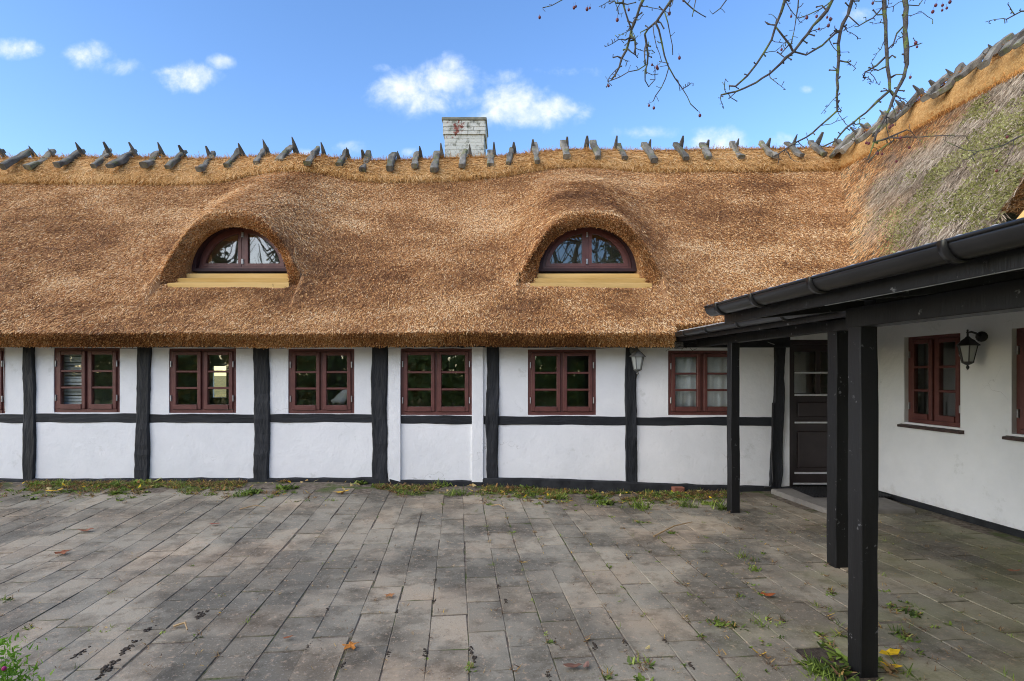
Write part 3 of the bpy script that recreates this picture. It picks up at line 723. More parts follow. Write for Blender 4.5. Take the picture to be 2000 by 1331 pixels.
# ---- chimney
cx0, cx1, cyb = (869-CX)*10.45/F, (946-CX)*10.45/F, 10.38
zb_, zt_ = 5.35, 1.6 + (HY-233)*10.4/F
ch = MB().box(cx0+.005, cyb+.005, zb_, cx1-.005, cyb+.66, zt_-.05).obj('chimney', M_chim, house)
z = zt_ - .40; row = 0
zz = zb_
nb = 0
zrow = zb_ + .25
while zrow < zt_ - .07:
    wide = .030 if zrow > zt_ - .37 else 0.0
    x0, x1 = cx0 - wide, cx1 + wide; y0 = cyb - wide; h = .066
    cuts = [x0] + list(np.arange(x0 + (.12 if row % 2 else .235), x1 - .05, .235)) + [x1]
    for a, b_ in zip(cuts[:-1], cuts[1:]):
        j = lr.normal(0, .002)
        MB().box(a+.003, y0+j, zrow, b_-.003, y0+.10, zrow+h, .003).obj('brick', M_chim, ch)
    for sx_ in (0, 1):
        ycuts = [y0+.102] + list(np.arange(y0 + .102 + (.235 if row % 2 else .12), y0 + .62, .235)) + [y0 + .66 + 2*wide]
        for a, b_ in zip(ycuts[:-1], ycuts[1:]):
            if sx_: MB().box(x1-.10, a+.005, zrow, x1+lr.normal(0,.002), b_-.005, zrow+h, .004).obj('brick', M_chim, ch)
            else: MB().box(x0+lr.normal(0,.002), a+.005, zrow, x0+.10, b_-.005, zrow+h, .004).obj('brick', M_chim, ch)
    zrow += h + .005; row += 1
M_cap = proc('lichen_mortar_cap', (.12,.125,.10), (.22,.215,.17), 9, .95, .6)
MB().box(cx0-.05, cyb-.05, zt_-.05, cx1+.05, cyb+.73, zt_+.012, .012).obj('cap', M_cap, ch)

# ------------------------------------------------------------------ main house: walls
def wx(px): return (px - CX) * KW
def wz(py): return 1.6 - (py - HY) * KW
WALLY = 7.5
PX_POST = [(-178, -152, 0), (48, 70, 0), (268, 294, 2), (497, 527, 0), (727, 757, 0), (950, 974, 0), (1221, 1243, 0)]
def plinth_top(px): return float(np.interp(px, [-500, 0, 700, 760, 780, 935, 945, 1000, 1100, 1221, 1300, 1500, 1700], [935, 935, 933, 932, 937, 938, 933, 933, 936, 940, 944, 950, 952]))
WINS = [(-119, 10, 680, 808), (105, 234, 680, 806), (330, 461, 681, 807), (563, 692, 682, 808), (782, 922, 681, 811), (1031, 1164, 683, 811), (1305, 1438, 685, 811)]
ZTOP = 2.16
RAIL_T, RAIL_B = 809, 825
bays = [(-700, -165, None), (-165, 59, 0), (59, 281, 1), (281, 512, 2), (512, 742, 3), (742, 962, 4), (962, 1232, 5), (1232, 1513, 6)]
def panel(name, x0, z0, x1, z1, hole=None, y=WALLY, th=.14):
    mb = MB()
    if hole is None: mb.box(x0, y, z0, x1, y+th, z1)
    else:
        a, b_, c, d = hole     # x0 z0 x1 z1
        mb.box(x0, y, z0, a, y+th, z1); mb.box(c, y, z0, x1, y+th, z1)
        if z1 > d + .002: mb.box(a, y, d, c, y+th, z1)
        if b_ > z0 + .002: mb.box(a, y, z0, c, y+th, b_)
    return mb.obj(name, M_plaster, house)
for (a, b_, wi) in bays:
    xa, xb = wx(a), wx(b_)
    rail_mid = wz((RAIL_T+RAIL_B)/2 + (3 if a > 900 else 0))
    hole = None
    if wi is not None:
        q = WINS[wi]; hole = (wx(q[0]), wz(q[3]), wx(q[1]), wz(q[2]))
    panel('infill_panel', xa, rail_mid, xb, ZTOP, hole)
    panel('infill_panel', xa, min(wz(plinth_top(a)), wz(plinth_top(b_))) - .06, xb, rail_mid)
# strip by the leaning post, and round the door
DX0, DX1, DZ0, DZ1 = wx(1542), wx(1668), wz(952), wz(664)
panel('infill_panel', wx(1513), -.1, DX0, ZTOP+.2); panel('infill_panel', DX1, -.1, 4.95, ZTOP+.2); panel('infill_panel', DX0, DZ1, DX1, ZTOP+.2)
for (a, b_, lean) in PX_POST:
    zb = min(wz(plinth_top(a)), wz(plinth_top(b_))) - .02; xm = wx((a+b_)/2)
    V, Fc = beam((xm - .01*lean, WALLY+.02, zb), (xm + .01*lean, WALLY+.02, ZTOP), (1,0,0), (b_-a)*KW, .115, .011, 30, .16); mesh('wall_post', V, Fc, M_timber, house)
V, Fc = beam((wx(1513), WALLY+.02, wz(958)), (wx(1524), WALLY+.02, wz(655)), (1,0,0), 21*KW, .12, .012, 30, .16); mesh('wall_post', V, Fc, M_timber, house)
# rails between the posts
ed = [(-160, -165, 0)] 
rails = [(-152, 48, 809, 826), (70, 268, 808, 825), (294, 497, 809, 826), (527, 727, 809, 825), (783, 922, 812, 828), (943, 951, 812, 829), (974, 1221, 813, 830), (1243, 1505, 815, 831)]
for (a, b_, t0_, t1_) in rails:
    V, Fc = beam((wx(a)-.006, WALLY+.03, wz((t0_+t1_)/2)), (wx(b_)+.006, WALLY+.03, wz((t0_+t1_)/2 + .5)), (0,0,1), (t1_-t0_)*KW, .085, .006, max(6, int((b_-a)/12)), .14)
    mesh('wall_rail', V, Fc, M_rail, house)
V, Fc = beam((XL+.6, WALLY+.01, 2.06), (wx(1540), WALLY+.01, 2.055), (0,0,1), .19, .10, .004, 60, .1); mesh('wall_plate', V, Fc, M_rail, house)
# white boards beside the walled-up doorway
for (a, b_) in ((760, 783), (922, 944)):
    mesh('white_board', *beam((wx((a+b_)/2), WALLY-.012, wz(941)), (wx((a+b_)/2), WALLY-.012, 1.965), (1,0,0), (b_-a)*KW, .05, .0015, 12, .08), M_plaster, house)
# plinth, in stretches
for (a, b_) in ((-600, 761), (762, 942), (943, 1512), (1512, 1544)):
    mb = MB(); n_ = max(3, int((b_-a)/18)); px_ = np.linspace(a, b_, n_); pr = np.random.default_rng(a+900)
    for p in px_:
        tz = wz(plinth_top(p)) + pr.normal(0, .004); out = -.035 + pr.normal(0, .004) - (.012 if a == 943 else 0)
        gz = float(G(wx(p), 7.3)) - .08
        mb.V += [(wx(p), WALLY+.10, tz), (wx(p), WALLY+out+.015, tz), (wx(p), WALLY+out, tz-.018), (wx(p), WALLY+out-.01, gz)]
    for i in range(n_-1):
        for k in range(3): mb.F.append((i*4+k, i*4+k+1, (i+1)*4+k+1, (i+1)*4+k))
    mb.F += [(0,1,2,3), tuple((n_-1)*4+k for k in (3,2,1,0))]
    mb.obj('plinth', M_plinth, house)

# ---- casement windows
def window(parent, Mx, w_, h_, depth=.02, name='window', hinges=True):
    org = Mx @ Vector((w_/2, depth, 0))
    win = empty(name, org); win.parent = parent; win.matrix_parent_inverse = Matrix.Translation(-parent.location); WORG[win.name] = Vector(org)
    D = depth; fb = .045
    def bx(nm, mat, *args, c=0):
        mb = MB(Mx); mb.box(*args, c); return mb.obj(nm, mat, win)
    # outer frame
    f = MB(Mx); f.box(0, D, 0, fb, D+.09, h_); f.box(w_-fb, D, 0, w_, D+.09, h_); f.box(fb, D, h_-.04, w_-fb, D+.09, h_); f.box(fb, D-.012, 0, w_-fb, D+.09, .045); f.box(w_/2-.018, D+.006, .045, w_/2+.018, D+.09, h_-.04)
    f.obj('frame', M_red, win)
    for s in (0, 1):
        x0 = fb + .003 if s == 0 else w_/2 + .0205; x1 = w_/2 - .0205 if s == 0 else w_ - fb - .003
        z0, z1 = .049, h_ - .043; st, rt, rb_ = .052, .048, .066
        c = MB(Mx); y0, y1 = D-.022, D+.035
        c.box(x0, y0, z0, x0+st, y1, z1, .006); c.box(x1-st, y0, z0, x1, y1, z1, .006); c.box(x0+st+.0005, y0+.002, z1-rt, x1-st-.0005, y1, z1-.001); c.box(x0+st+.0005, y0-.010, z0+.001, x1-st-.0005, y1, z0+rb_)
        c.obj('casement', M_red, win)
        gx0, gx1, gz0, gz1 = x0+st, x1-st, z0+rb_, z1-rt; ph = (gz1-gz0)/3
        for k in range(3):
            g = MB(Mx); g.box(gx0, D+.008, gz0+ph*k, gx1, D+.014, gz0+ph*(k+1)); g.obj('pane', M_glass, win)
        for k in (1, 2):
            bx('glazing_bar', M_red, gx0-.004, D-.016, gz0+ph*k-.015, gx1+.004, D+.028, gz0+ph*k+.015, c=.006)
        if hinges:
            hx = .028 if s == 0 else w_ - .042
            for hz in (.16, h_-.26): bx('hinge', M_steel, hx, D-.034, hz, hx+.013, D-.006, hz+.085, c=.003)
    return win
wobj = []
for i, q in enumerate(WINS):
    Mx = Matrix.Translation((wx(q[0]), WALLY, wz(q[3])))
    wobj.append(window(house, Mx, (q[1]-q[0])*KW, (q[3]-q[2])*KW, .015))
# things seen inside: a slatted blind, curtains
def slat_blind(win, xa, xb, q):
    for k in range(17):
        z = wz(q[3]) + .10 + k*.046
        mb = MB().box(wx(xa), WALLY+.12, z, wx(xb), WALLY+.15, z+.034 + .006*math.sin(k*2.1)); mb.obj('blind_slat', M_white, win)
slat_blind(wobj[1], 112, 150, WINS[1]); slat_blind(wobj[2], 438, 458, WINS[2])
def curtain(win, xa, xb, za, zb, y=WALLY+.11):
    n_ = 24; V = []; Fc = []
    for i in range(n_):
        x = wx(xa) + (wx(xb)-wx(xa))*i/(n_-1); yy = y + .02*math.sin(i*1.7) + .01*math.sin(i*.6)
        V += [(x, yy, za), (x, yy, zb)]
    for i in range(n_-1): Fc.append((2*i, 2*i+2, 2*i+3, 2*i+1))
    o = mesh('curtain', V, Fc, M_blind, win, True); md = o.modifiers.new('thick', 'SOLIDIFY'); md.thickness = .003
curtain(wobj[6], 1318, 1440, .95, 2.05); curtain(wobj[0], -60, 0, .95, 2.05)
mbx = MB(); rr = np.random.default_rng(2); V, Fc = ball((0,0,0), 1, 9, 6)
V = [(wx(655) + v[0]*.13 + rr.normal(0,.008), WALLY+.25+v[1]*.08, wz(806) + .11 + (v[2]+1)*.09*(1+.6*v[0]) + rr.normal(0,.01)) for v in V]; mesh('white_cloth', V, Fc, M_white, wobj[3], True)
# room behind the windows
MB().box(4.70, 7.66, -.05, 4.76, 13.3, 2.3).obj('room_end_wall', M_room, house)
mb = MB(); cur = XL
RW = [(-10.2, -9.3), (-7.35, -6.5), (-3.2, -2.3), (2.9, 3.8)]
for (a, b_) in RW:
    mb.box(cur, 13.2, -.05, a, 13.3, 2.25); mb.box(a, 13.2, -.05, b_, 13.3, .95); mb.box(a, 13.2, 1.85, b_, 13.3, 2.25); cur = b_
mb.box(cur, 13.2, -.05, 4.7, 13.3, 2.25); mb.obj('room_back_wall', M_room, house)
for (a, b_) in RW:
    mb = MB(); mb.box(a, 13.21, .95, a+.07, 13.27, 1.85); mb.box(b_-.07, 13.21, .95, b_, 13.27, 1.85); mb.box(a+.07, 13.21, .95, b_-.07, 13.27, 1.02); mb.box(a+.07, 13.21, 1.78, b_-.07, 13.27, 1.85); mb.box((a+b_)/2-.03, 13.21, 1.02, (a+b_)/2+.03, 13.27, 1.78)
    mb.obj('rear_window_frame', M_white, house)
MB().box(XL, 7.66, 2.25, 4.7, 13.3, 2.3).obj('room_ceiling', M_white, house)
M_floorw = proc('dark_floorboards', (.05,.035,.025), (.09,.06,.04), 4, .5, .1)
MB().box(XL, 7.66, -.06, 4.7, 13.2, -.02).obj('room_floor', M_floorw, house)
for px in (-165, 742, 1232):
    MB().box(wx(px)-.05, 7.66, -.02, wx(px)+.05, 13.2, 2.25).obj('room_partition', M_room, house)

# ---- door
door = empty('door', (wx(1605), WALLY, .05)); door.parent = house; door.matrix_parent_inverse = Matrix.Translation(-house.location); WORG[door.name] = Vector((wx(1605), WALLY, .05))
zt, zb = DZ1, .045
mb = MB(); mb.box(DX0, 7.515, zb, DX0+.055, 7.60, zt); mb.box(DX1-.055, 7.515, zb, DX1, 7.60, zt); mb.box(DX0+.055, 7.515, zt-.06, DX1-.055, 7.60, zt); mb.obj('door_frame', M_door, door)
lx0, lx1 = DX0+.058, DX1-.058; yl = 7.535
def dz(py): return wz(py)
mb = MB(); gx0 = wx(1554); gx1 = lx1-.075; gm = wx(1600.5)
mb.box(lx0, yl, zb, gx0, yl+.045, zt-.063); mb.box(gx1, yl, zb, lx1, yl+.045, zt-.063)
for (t_, b_) in ((664+9, 687), (769, 779), (822, 836), (922, 945)):
    mb.box(gx0, yl, dz(b_), gx1, yl+.045, min(dz(t_), zt-.063))
mb.box(gm-.03, yl+.002, dz(769), gm+.03, yl+.04, dz(687)); mb.box(gx0, yl+.002, dz(731), gm-.03, yl+.04, dz(726)); mb.box(gm+.03, yl+.002, dz(731), gx1, yl+.04, dz(726))
mb.obj('door_leaf', M_door, door)
for (a, b_) in ((gx0, gm-.03), (gm+.03, gx1)):
    for (t_, bb) in ((687, 726), (731, 769)):
        MB().box(a, yl+.014, dz(bb), b_, yl+.02, dz(t_)).obj('pane', M_glass, door)
for (t_, bb) in ((779, 822), (836, 922)):
    m_ = MB(); m_.box(gx0, yl+.022, dz(bb), gx1, yl+.04, dz(t_)); m_.box(gx0+.05, yl+.008, dz(bb)+.05, gx1-.05, yl+.0225, dz(t_)-.05, .012); m_.obj('door_panel', M_door, door)
for py in (728.5, 772, 826, 925, 946):
    x0 = gx0 if py < 940 else lx0
    MB().box(x0, yl-.018, dz(py+1.7), gx1+.02, yl+.004, dz(py-1.7), .003).obj('drip_strip', M_alu, door)
V, Fc = tube([(lx1-.05, yl, 1.02), (lx1-.05, yl-.05, 1.02), (lx1-.16, yl-.055, 1.02)], .010, 8); mesh('door_handle', V, Fc, M_steel, door, True)
MB().box(lx0, yl+.1, .0, lx1, yl+1.2, .02).obj('threshold', M_door, door)
MB().box(wx(1556), 7.95, .9, wx(1566), 7.97, 2.0).obj('inner_curtain', M_blind, door)

# cables under the eave
def cable(pts, r=.005, mat=None, name='cable', par=None):
    V, Fc = tube(pts, r, 5); return mesh(name, V, Fc, mat or M_cable, par, True)
cr_ = np.random.default_rng(4)
pts = [(wx(p), WALLY-.052 - .004*math.sin(p*.05), 1.955 + .012*math.sin(p*.021) + .006*math.sin(p*.09)) for p in range(-40, 1320, 14)]
cable(pts, .0035, M_lampm, 'cable', house)
cable([(wx(10.5), WALLY-.012, 1.96), (wx(9), WALLY-.012, 1.7), (wx(10), WALLY-.012, 1.3), (wx(11), WALLY-.012, 1.08)], .004, M_white, 'cable', house)
cable([(wx(1512)-.02, WALLY-.05, 2.0), (wx(1500)-.02, WALLY-.04, 2.03), (wx(1486), WALLY-.02, 2.08)], .006, M_cable, 'cable', house)
cable([(wx(1505), WALLY-.06, 1.2), (wx(1503), WALLY-.06, .5), (wx(1506), WALLY-.065, .12), (wx(1500), WALLY-.07, .05), (wx(1488), WALLY-.07, .045)], .011, M_lampm, 'conduit', house)
MB().box(wx(1316), WALLY-.07, wz(682), wx(1332), WALLY-.006, wz(669), .008).obj('junction_box', M_cable, house)
for k in range(14):
    a = np.array([wx(cr_.uniform(1296, 1345)), WALLY - .10 + cr_.normal(0,.03), wz(cr_.uniform(664, 680))]); b_ = a + np.array([cr_.normal(0,.12), cr_.normal(0,.04), cr_.normal(-.02,.05)])
    cable([a, (a+b_)/2 + cr_.normal(0,.02,3), b_], .0028, M_lampm, 'cable', house)

# ------------------------------------------------------------------ side wing
wing = empty('side_wing', tuple(WP(3.5, 0, 0)), 'white side wing with mossy old thatch at right, behind the porch', 'house')
UEND = 8.6
def wbox(nm, mat, u0, d0, z0, u1, d1, z1, par=wing, c=0):
    mb = MB(MW); mb.box(u0, d0, z0, u1, d1, z1, c); return mb.obj(nm, mat, par)
WW = [(.765, 1.525, 1.00, 2.05), (2.085, 2.845, 1.00, 2.05), (4.7, 5.46, 1.0, 2.05)]
mb = MB(MW); cur = .0
for (a, b_, z0, z1) in WW:
    mb.box(cur, 0, -.1, a, .26, 2.5); mb.box(a, 0, -.1, b_, .26, z0); mb.box(a, 0, z1, b_, .26, 2.5); cur = b_
mb.box(cur, 0, -.1, UEND, .26, 2.5); mb.obj('wall', M_plaster, wing)
wbox('plinth', M_plinth, .02, -.028, -.1, UEND, -.001, .06)
for (a, b_, z0, z1) in WW:
    Mx = MW @ Matrix.Translation((a, 0, z0)); window(wing, Mx, b_-a, z1-z0, .055)
    # sloping sill of bricks on edge
    nb_ = 9; wd = (b_ - a + .10)/nb_
    for k in range(nb_):
        m_ = MB(MW); x0 = a - .05 + k*wd
        m_.add([(x0+.002, -.055, z0-.062), (x0+wd-.002, -.055, z0-.062), (x0+wd-.002, .10, z0-.062), (x0+.002, .10, z0-.062), (x0+.002, -.055, z0-.034), (x0+wd-.002, -.055, z0-.034), (x0+wd-.002, .10, z0-.003), (x0+.002, .10, z0-.003)], [(0,3,2,1),(4,5,6,7),(0,1,5,4),(1,2,6,5),(2,3,7,6),(3,0,4,7)])
        m_.obj('sill_brick', M_sillb, wing)
mb = MB(MW); mb.box(0, 2.6, -.05, UEND, 2.7, 2.6); mb.box(.05, .26, 2.3, UEND, 2.6, 2.35); mb.box(UEND, .0, -.1, UEND+.2, 2.7, 2.5); mb.box(-.12, .27, -.1, -.03, 2.59, 2.29); mb.box(-.02, .27, -.06, UEND, 2.59, -.03); mb.obj('room_walls', M_room, wing)

# wing thatch
VD, UD = -.30, 2.72                                          # a dormer further along the wing
def WS(u, v):
    u = np.asarray(u, float); v = np.asarray(v, float)
    P = np.stack([u.ravel(), v.ravel(), np.zeros(u.size)], 1)
    z = 2.13 + (WE - v)*WSL + ((fbm(P, 1.0, 3, 3) - .5)*.09).reshape(u.shape)
    s = np.clip((VD - v)/(1.7), 0, 1.3); amp = np.maximum(.95*(1-.85*s), 0); t_ = np.abs(u - UD)/(1.0 + .1*s)
    gate = np.where(t_ < .98, (v <= VD).astype(float), sstep(VD + .3, VD, v))
    return z + amp*np.exp(-(t_/.83)**3.4)*gate
us = np.arange(-3.6, UEND, .06); vlo = np.linspace(.05, VD + 1e-4, 8); vhi = np.linspace(VD, WRIDGE_V, 40)
V = []; vv_all = list(vlo) + list(vhi)
for v in vv_all:
    zz = WS(us, np.full_like(us, v)); V += [tuple(WP(u, v, z)) for u, z in zip(us, zz)]
nu = len(us); Fc = []
for j in range(len(vv_all)-1):
    for i in range(nu-1):
        p = V[j*nu+i]
        if j == len(vlo)-1 and abs(us[i] + .03 - UD) < .98: continue
        if p[1] > 6.6 and p[2] < PLANE0 + p[1] - Y0 - .30: continue
        Fc.append((j*nu+i, (j+1)*nu+i, (j+1)*nu+i+1, j*nu+i+1))
wroof = mesh('roof', V, Fc, M_underw, wing, True); wroof['label'] = 'old grey thatch green with moss'
mb = MB()
for u in us: 
    z = float(WS(np.array([u]), np.array([WRIDGE_V]))[0]); mb.V += [tuple(WP(u, WRIDGE_V, z)), tuple(WP(u, WRIDGE_V - 2.4, z - 3.2))]
mb.F = [(i*2, i*2+1, i*2+3, i*2+2) for i in range(nu-1)]; mb.obj('rear_roof_slope', M_underw, wing)
# dormer cheek and hood on the wing
th = np.linspace(0, math.pi, 31); uo = UD + .98*np.cos(th); zo = np.maximum(WS(uo, np.full_like(uo, VD - .001)), 2.13 + (WE-VD)*WSL)
ringA = np.stack([WP(u, VD, z) for u, z in zip(uo, zo)]); z0_ = 2.13 + (WE-VD)*WSL
ringB = np.stack([WP(UD + .80*math.cos(t_), VD - .10, z0_ + .06 + .78*math.sin(t_)) for t_ in th]); ringC = np.stack([WP(UD + .70*math.cos(t_), VD - .36, z0_ + .45 + .42*math.sin(t_)) for t_ in th])
V = [tuple(p) for r in (ringA, ringB, ringC) for p in r]; q = len(th)
Fc = [(k*q+i, k*q+i+1, (k+1)*q+i+1, (k+1)*q+i) for k in range(2) for i in range(q-1)] + [tuple(2*q + i for i in range(q))]
whood = mesh('dormer_hood', V, Fc, M_underw, wing, True)
mb = MB(MW); z0_ = 2.13 + (WE-VD)*WSL
mb.add([(UD-.82, -VD-.10, z0_-.12), (UD+.9, -VD-.12, z0_-.16), (UD+.75, -VD+.3, z0_+.42), (UD-.75, -VD+.3, z0_+.42), (UD-.82, -VD-.12, z0_-.08), (UD+.9, -VD-.14, z0_-.10), (UD+.75, -VD+.3, z0_+.46), (UD-.75, -VD+.3, z0_+.46)], [(0,3,2,1),(4,5,6,7),(0,1,5,4),(1,2,6,5),(2,3,7,6),(3,0,4,7)])
mb.obj('sill_board', M_pine, whood)
rw = np.random.default_rng(61)
n = 5000; ti = rw.uniform(0, q-1.01, n); i0 = ti.astype(int); f = (ti-i0)[:,None]; s = rw.random(n)[:,None]
A = ringA[i0]*(1-f)+ringA[i0+1]*f; B = ringB[i0]*(1-f)+ringB[i0+1]*f; P = A*(1-s)+B*s
d = np.tile(np.array([dv[0]*.8, dv[1]*.8, -.5]), (n,1)) + rw.normal(0,.3,(n,3)); C = straw_col(P, rw, lo=-.25)*np.array([.55,.55,.55])
blades('cut_reed_ends', P, d, rw.normal(0,1,(n,3)), rw.uniform(.03,.07,n), rw.uniform(.006,.012,n), C, M_straw, whood)
# straws and moss
def wing_scatter(n, vmin=WRIDGE_V+.05, vmax=.05):
    u = rw.uniform(-3.4, 5.6, n); v = rw.uniform(vmin, vmax, n); z = WS(u, v)
    P = np.stack([WO[0]+du[0]*u+dv[0]*v, WO[1]+du[1]*u+dv[1]*v, z], 1)
    keep = ~((P[:,1] > 6.6) & (P[:,2] < PLANE0 + P[:,1] - Y0 - .06))
    keep &= ~((np.abs(u-UD) < .8) & (v < VD) & (v > VD-.0))
    u, v, P = u[keep], v[keep], P[keep]; e = .02
    zu = np.clip((WS(u+e, v) - WS(u-e, v))/(2*e), -2.5, 2.5); zv = np.clip((WS(u, v+e) - WS(u, v-e))/(2*e), -3, 0.5)
    Nn = -zu[:,None]*np.append(du, 0) - zv[:,None]*np.append(dv, 0) + np.array([0,0,1.]); Nn /= np.linalg.norm(Nn, axis=1, keepdims=True)
    g = np.hypot(zu, zv)+1e-6; D = (-zu/g)[:,None]*np.append(du,0) + (-zv/g)[:,None]*np.append(dv,0) + (-g)[:,None]*np.array([0,0,1.]); D /= np.linalg.norm(D, axis=1, keepdims=True)
    return u, v, P, Nn, D
u, v, P, Nn, D = wing_scatter(120000); n = len(u)
# age: newer golden reed next to the valley and under the ridge, grey further on
dval = P[:,2] - (PLANE0 + P[:,1] - Y0)
age = sstep(.15, 1.5, dval - 1.5*sstep(-1.0, -1.8, v) + (fbm(P, 1.6, 12, 3)-.5)*1.9)
age = np.clip(age, 0, 1)
Cn = straw_col(P, rw)
GREY = [(0, (.14,.105,.07)), (.3, (.32,.25,.175)), (.6, (.53,.44,.33)), (1, (.78,.69,.56))]
Cg = lerp_c(np.clip(rw.normal(.48,.25,n) + (fbm(P, 1.8, 14, 3)-.5)*.8, 0, 1), GREY)
C = Cn*(1-age[:,None]) + Cg*age[:,None]
sd_ = np.cross(D, Nn)
dirs = D + sd_*(rw.normal(0,.22,n) - .18*age)[:,None] + Nn*rw.uniform(.0,.30,n)[:,None]
Ln = rw.uniform(.03,.075,n)*(1+1.1*age)
blades('weathered_straw', P + Nn*rw.uniform(-.004,.015,n)[:,None], dirs, Nn + rw.normal(0,.35,(n,3)), Ln, rw.uniform(.006,.013,n), C, M_straw, wroof)
u, v, P, Nn, D = wing_scatter(240000); 
mfield = fbm(P, 2.4, 17, 4) + .16*sstep(-.2, 2.2, u) + .10*sstep(-1.9, -.3, v) - .10*sstep(-1.4, -2.0, v)
mm = (mfield > .50) & (rw.random(len(u)) < sstep(.5, 2.0, P[:,2] - (PLANE0 + P[:,1] - Y0) - 1.4*sstep(-1.0, -1.8, v) + (fbm(P, 1.2, 3, 3)-.5)*2.2)) & (rw.random(len(u)) < np.clip((mfield-.48)*5, 0, .9))
P, Nn, mf = P[mm], Nn[mm], mfield[mm]; n = len(P)
MOSS = [(0, (.11,.115,.035)), (.35, (.28,.285,.09)), (.7, (.47,.47,.18)), (1, (.62,.61,.32))]
C = lerp_c(np.clip(rw.normal(.5,.24,n) + (fbm(P, 3.0, 22, 2)-.5)*.7, 0, 1), MOSS)
blades('moss', P + Nn*rw.uniform(0,.03,n)[:,None], Nn*.8 + rw.normal(0,.7,(n,3)), rw.normal(0,1,(n,3)), rw.uniform(.014,.030,n), rw.uniform(.010,.022,n), C, M_leaf, wroof, tip=.7)
# wing ridge
WRP = [(.32,-.36),(.38,-.30),(.36,-.20),(.26,-.03),(.14,.12),(.05,.19),(0,.205),(-.1,.16),(-.25,-.02),(-.36,-.25),(-.32,-.36)]
def wroll(u, k):
    u = np.asarray(u, float); dvv = .64*np.interp(k, range(len(WRP)), [p[0] for p in WRP]); dz_ = np.interp(k, range(len(WRP)), [p[1] if p[1] > 0 else p[1]*.95 for p in WRP]) + .02
    zb = WS(u, np.full_like(u, WRIDGE_V))*0 + 2.13 + (WE-WRIDGE_V)*WSL
    v = WRIDGE_V + dvv; z = zb + dz_ + .0
    return np.stack([WO[0]+du[0]*u+dv[0]*v, WO[1]+du[1]*u+dv[1]*v, z + 0*u], -1)
wu = np.arange(-3.55, UEND, .1); q = len(WRP); V = []
for u_ in wu:
    for k in range(q): p = wroll(np.array(u_), k).copy(); p[2] += float(fbm(np.array([[u_, k*.3, 5]]), 3, 4, 2)[0]-.5)*.06; V.append(tuple(p))
Fc = [(i*q+k, i*q+k+1, (i+1)*q+k+1, (i+1)*q+k) for i in range(len(wu)-1) for k in range(q-1)] + [tuple(range(q-1,-1,-1)), tuple((len(wu)-1)*q+k for k in range(q))]
wridge = mesh('ridge_roll', V, Fc, M_rollb, wing, True)
n = 22000; u = rw.uniform(-3.5, 2.5, n); k = rw.uniform(0, 6.5, n); P = wroll(u, k); T = wroll(u, k+.15) - P; T /= np.linalg.norm(T, axis=1, keepdims=True)+1e-9
al = np.append(du, 0); Nn = np.cross(T, np.tile(al, (n,1)))
C = lerp_c(np.clip(rw.normal(.40,.25,n) + (fbm(P, 2.0, 6, 2)-.5)*.8, 0, 1), ROLLC)*np.array([.86,.68,.48])
blades('loose_straw', P + Nn*.006, -T*rw.uniform(.2,1,n)[:,None] + al*rw.normal(0,.55,n)[:,None] + Nn*rw.uniform(0,.3,n)[:,None], Nn + rw.normal(0,.3,(n,3)), rw.uniform(.06,.14,n), rw.uniform(.005,.011,n), C, M_straw, wridge)
for (px, py) in ((1672, 285), (1652, 262), (1690, 246), (1725, 225), (1758, 205), (1794, 186), (1841, 157), (1875, 139), (1924, 110), (1963, 85), (2010, 55), (2060, 25)):
    # the ridge point in that column of the picture
    best_u = min(np.linspace(-3.2, 4, 400), key=lambda uu: abs(CX + wroll(np.array(uu), 6.0)[0]*F/wroll(np.array(uu), 6.0)[1] - px))
    p = wroll(np.array(best_u), 6.0); log_pair(tuple(p - np.array([0,0,.02])), tuple(np.append(dv, 0)), tuple(np.append(du, 0)), wridge, .13)

# ------------------------------------------------------------------ porch canopy along the wing
porch = empty('porch_canopy', tuple(WP(3.2, 2.3, 0)), 'black timber porch canopy with gutters in front of the side wing', 'canopy')
def post(u, v, z1, s, zb=-.02):
    V, Fc = beam(WP(u, v, zb), WP(u, v, z1), np.append(du, 0), s, s, .0035, 24, .09); return mesh('post', V, Fc, M_porch, porch)
post(.94, 2.307, 1.955, .105); post(2.77, 2.35, 1.955, .115); post(4.31, 3.34, 1.95, .100, -.03)
post(7.6, 3.40, 1.86, .11)
def pbeam(nm, a, b_, h, tt, mat=None, wobv=.002):
    V, Fc = beam(a, b_, (0,0,1), h, tt, wobv, 18, .08); return mesh(nm, V, Fc, mat or M_porch, porch)
pbeam('beam', WP(.03, 2.29, 2.005), WP(2.95, 2.355, 2.005), .10, .11)
pbeam('beam', WP(4.25, 3.34, 1.90), WP(8.2, 3.40, 1.90), .11, .10)
pbeam('beam', WP(2.85, 2.42, 1.99), WP(4.40, 2.42, 1.99), .09, .08)
pbeam('beam', WP(4.31, 3.30, 2.005), WP(4.31, .02, 2.25), .10, .08)
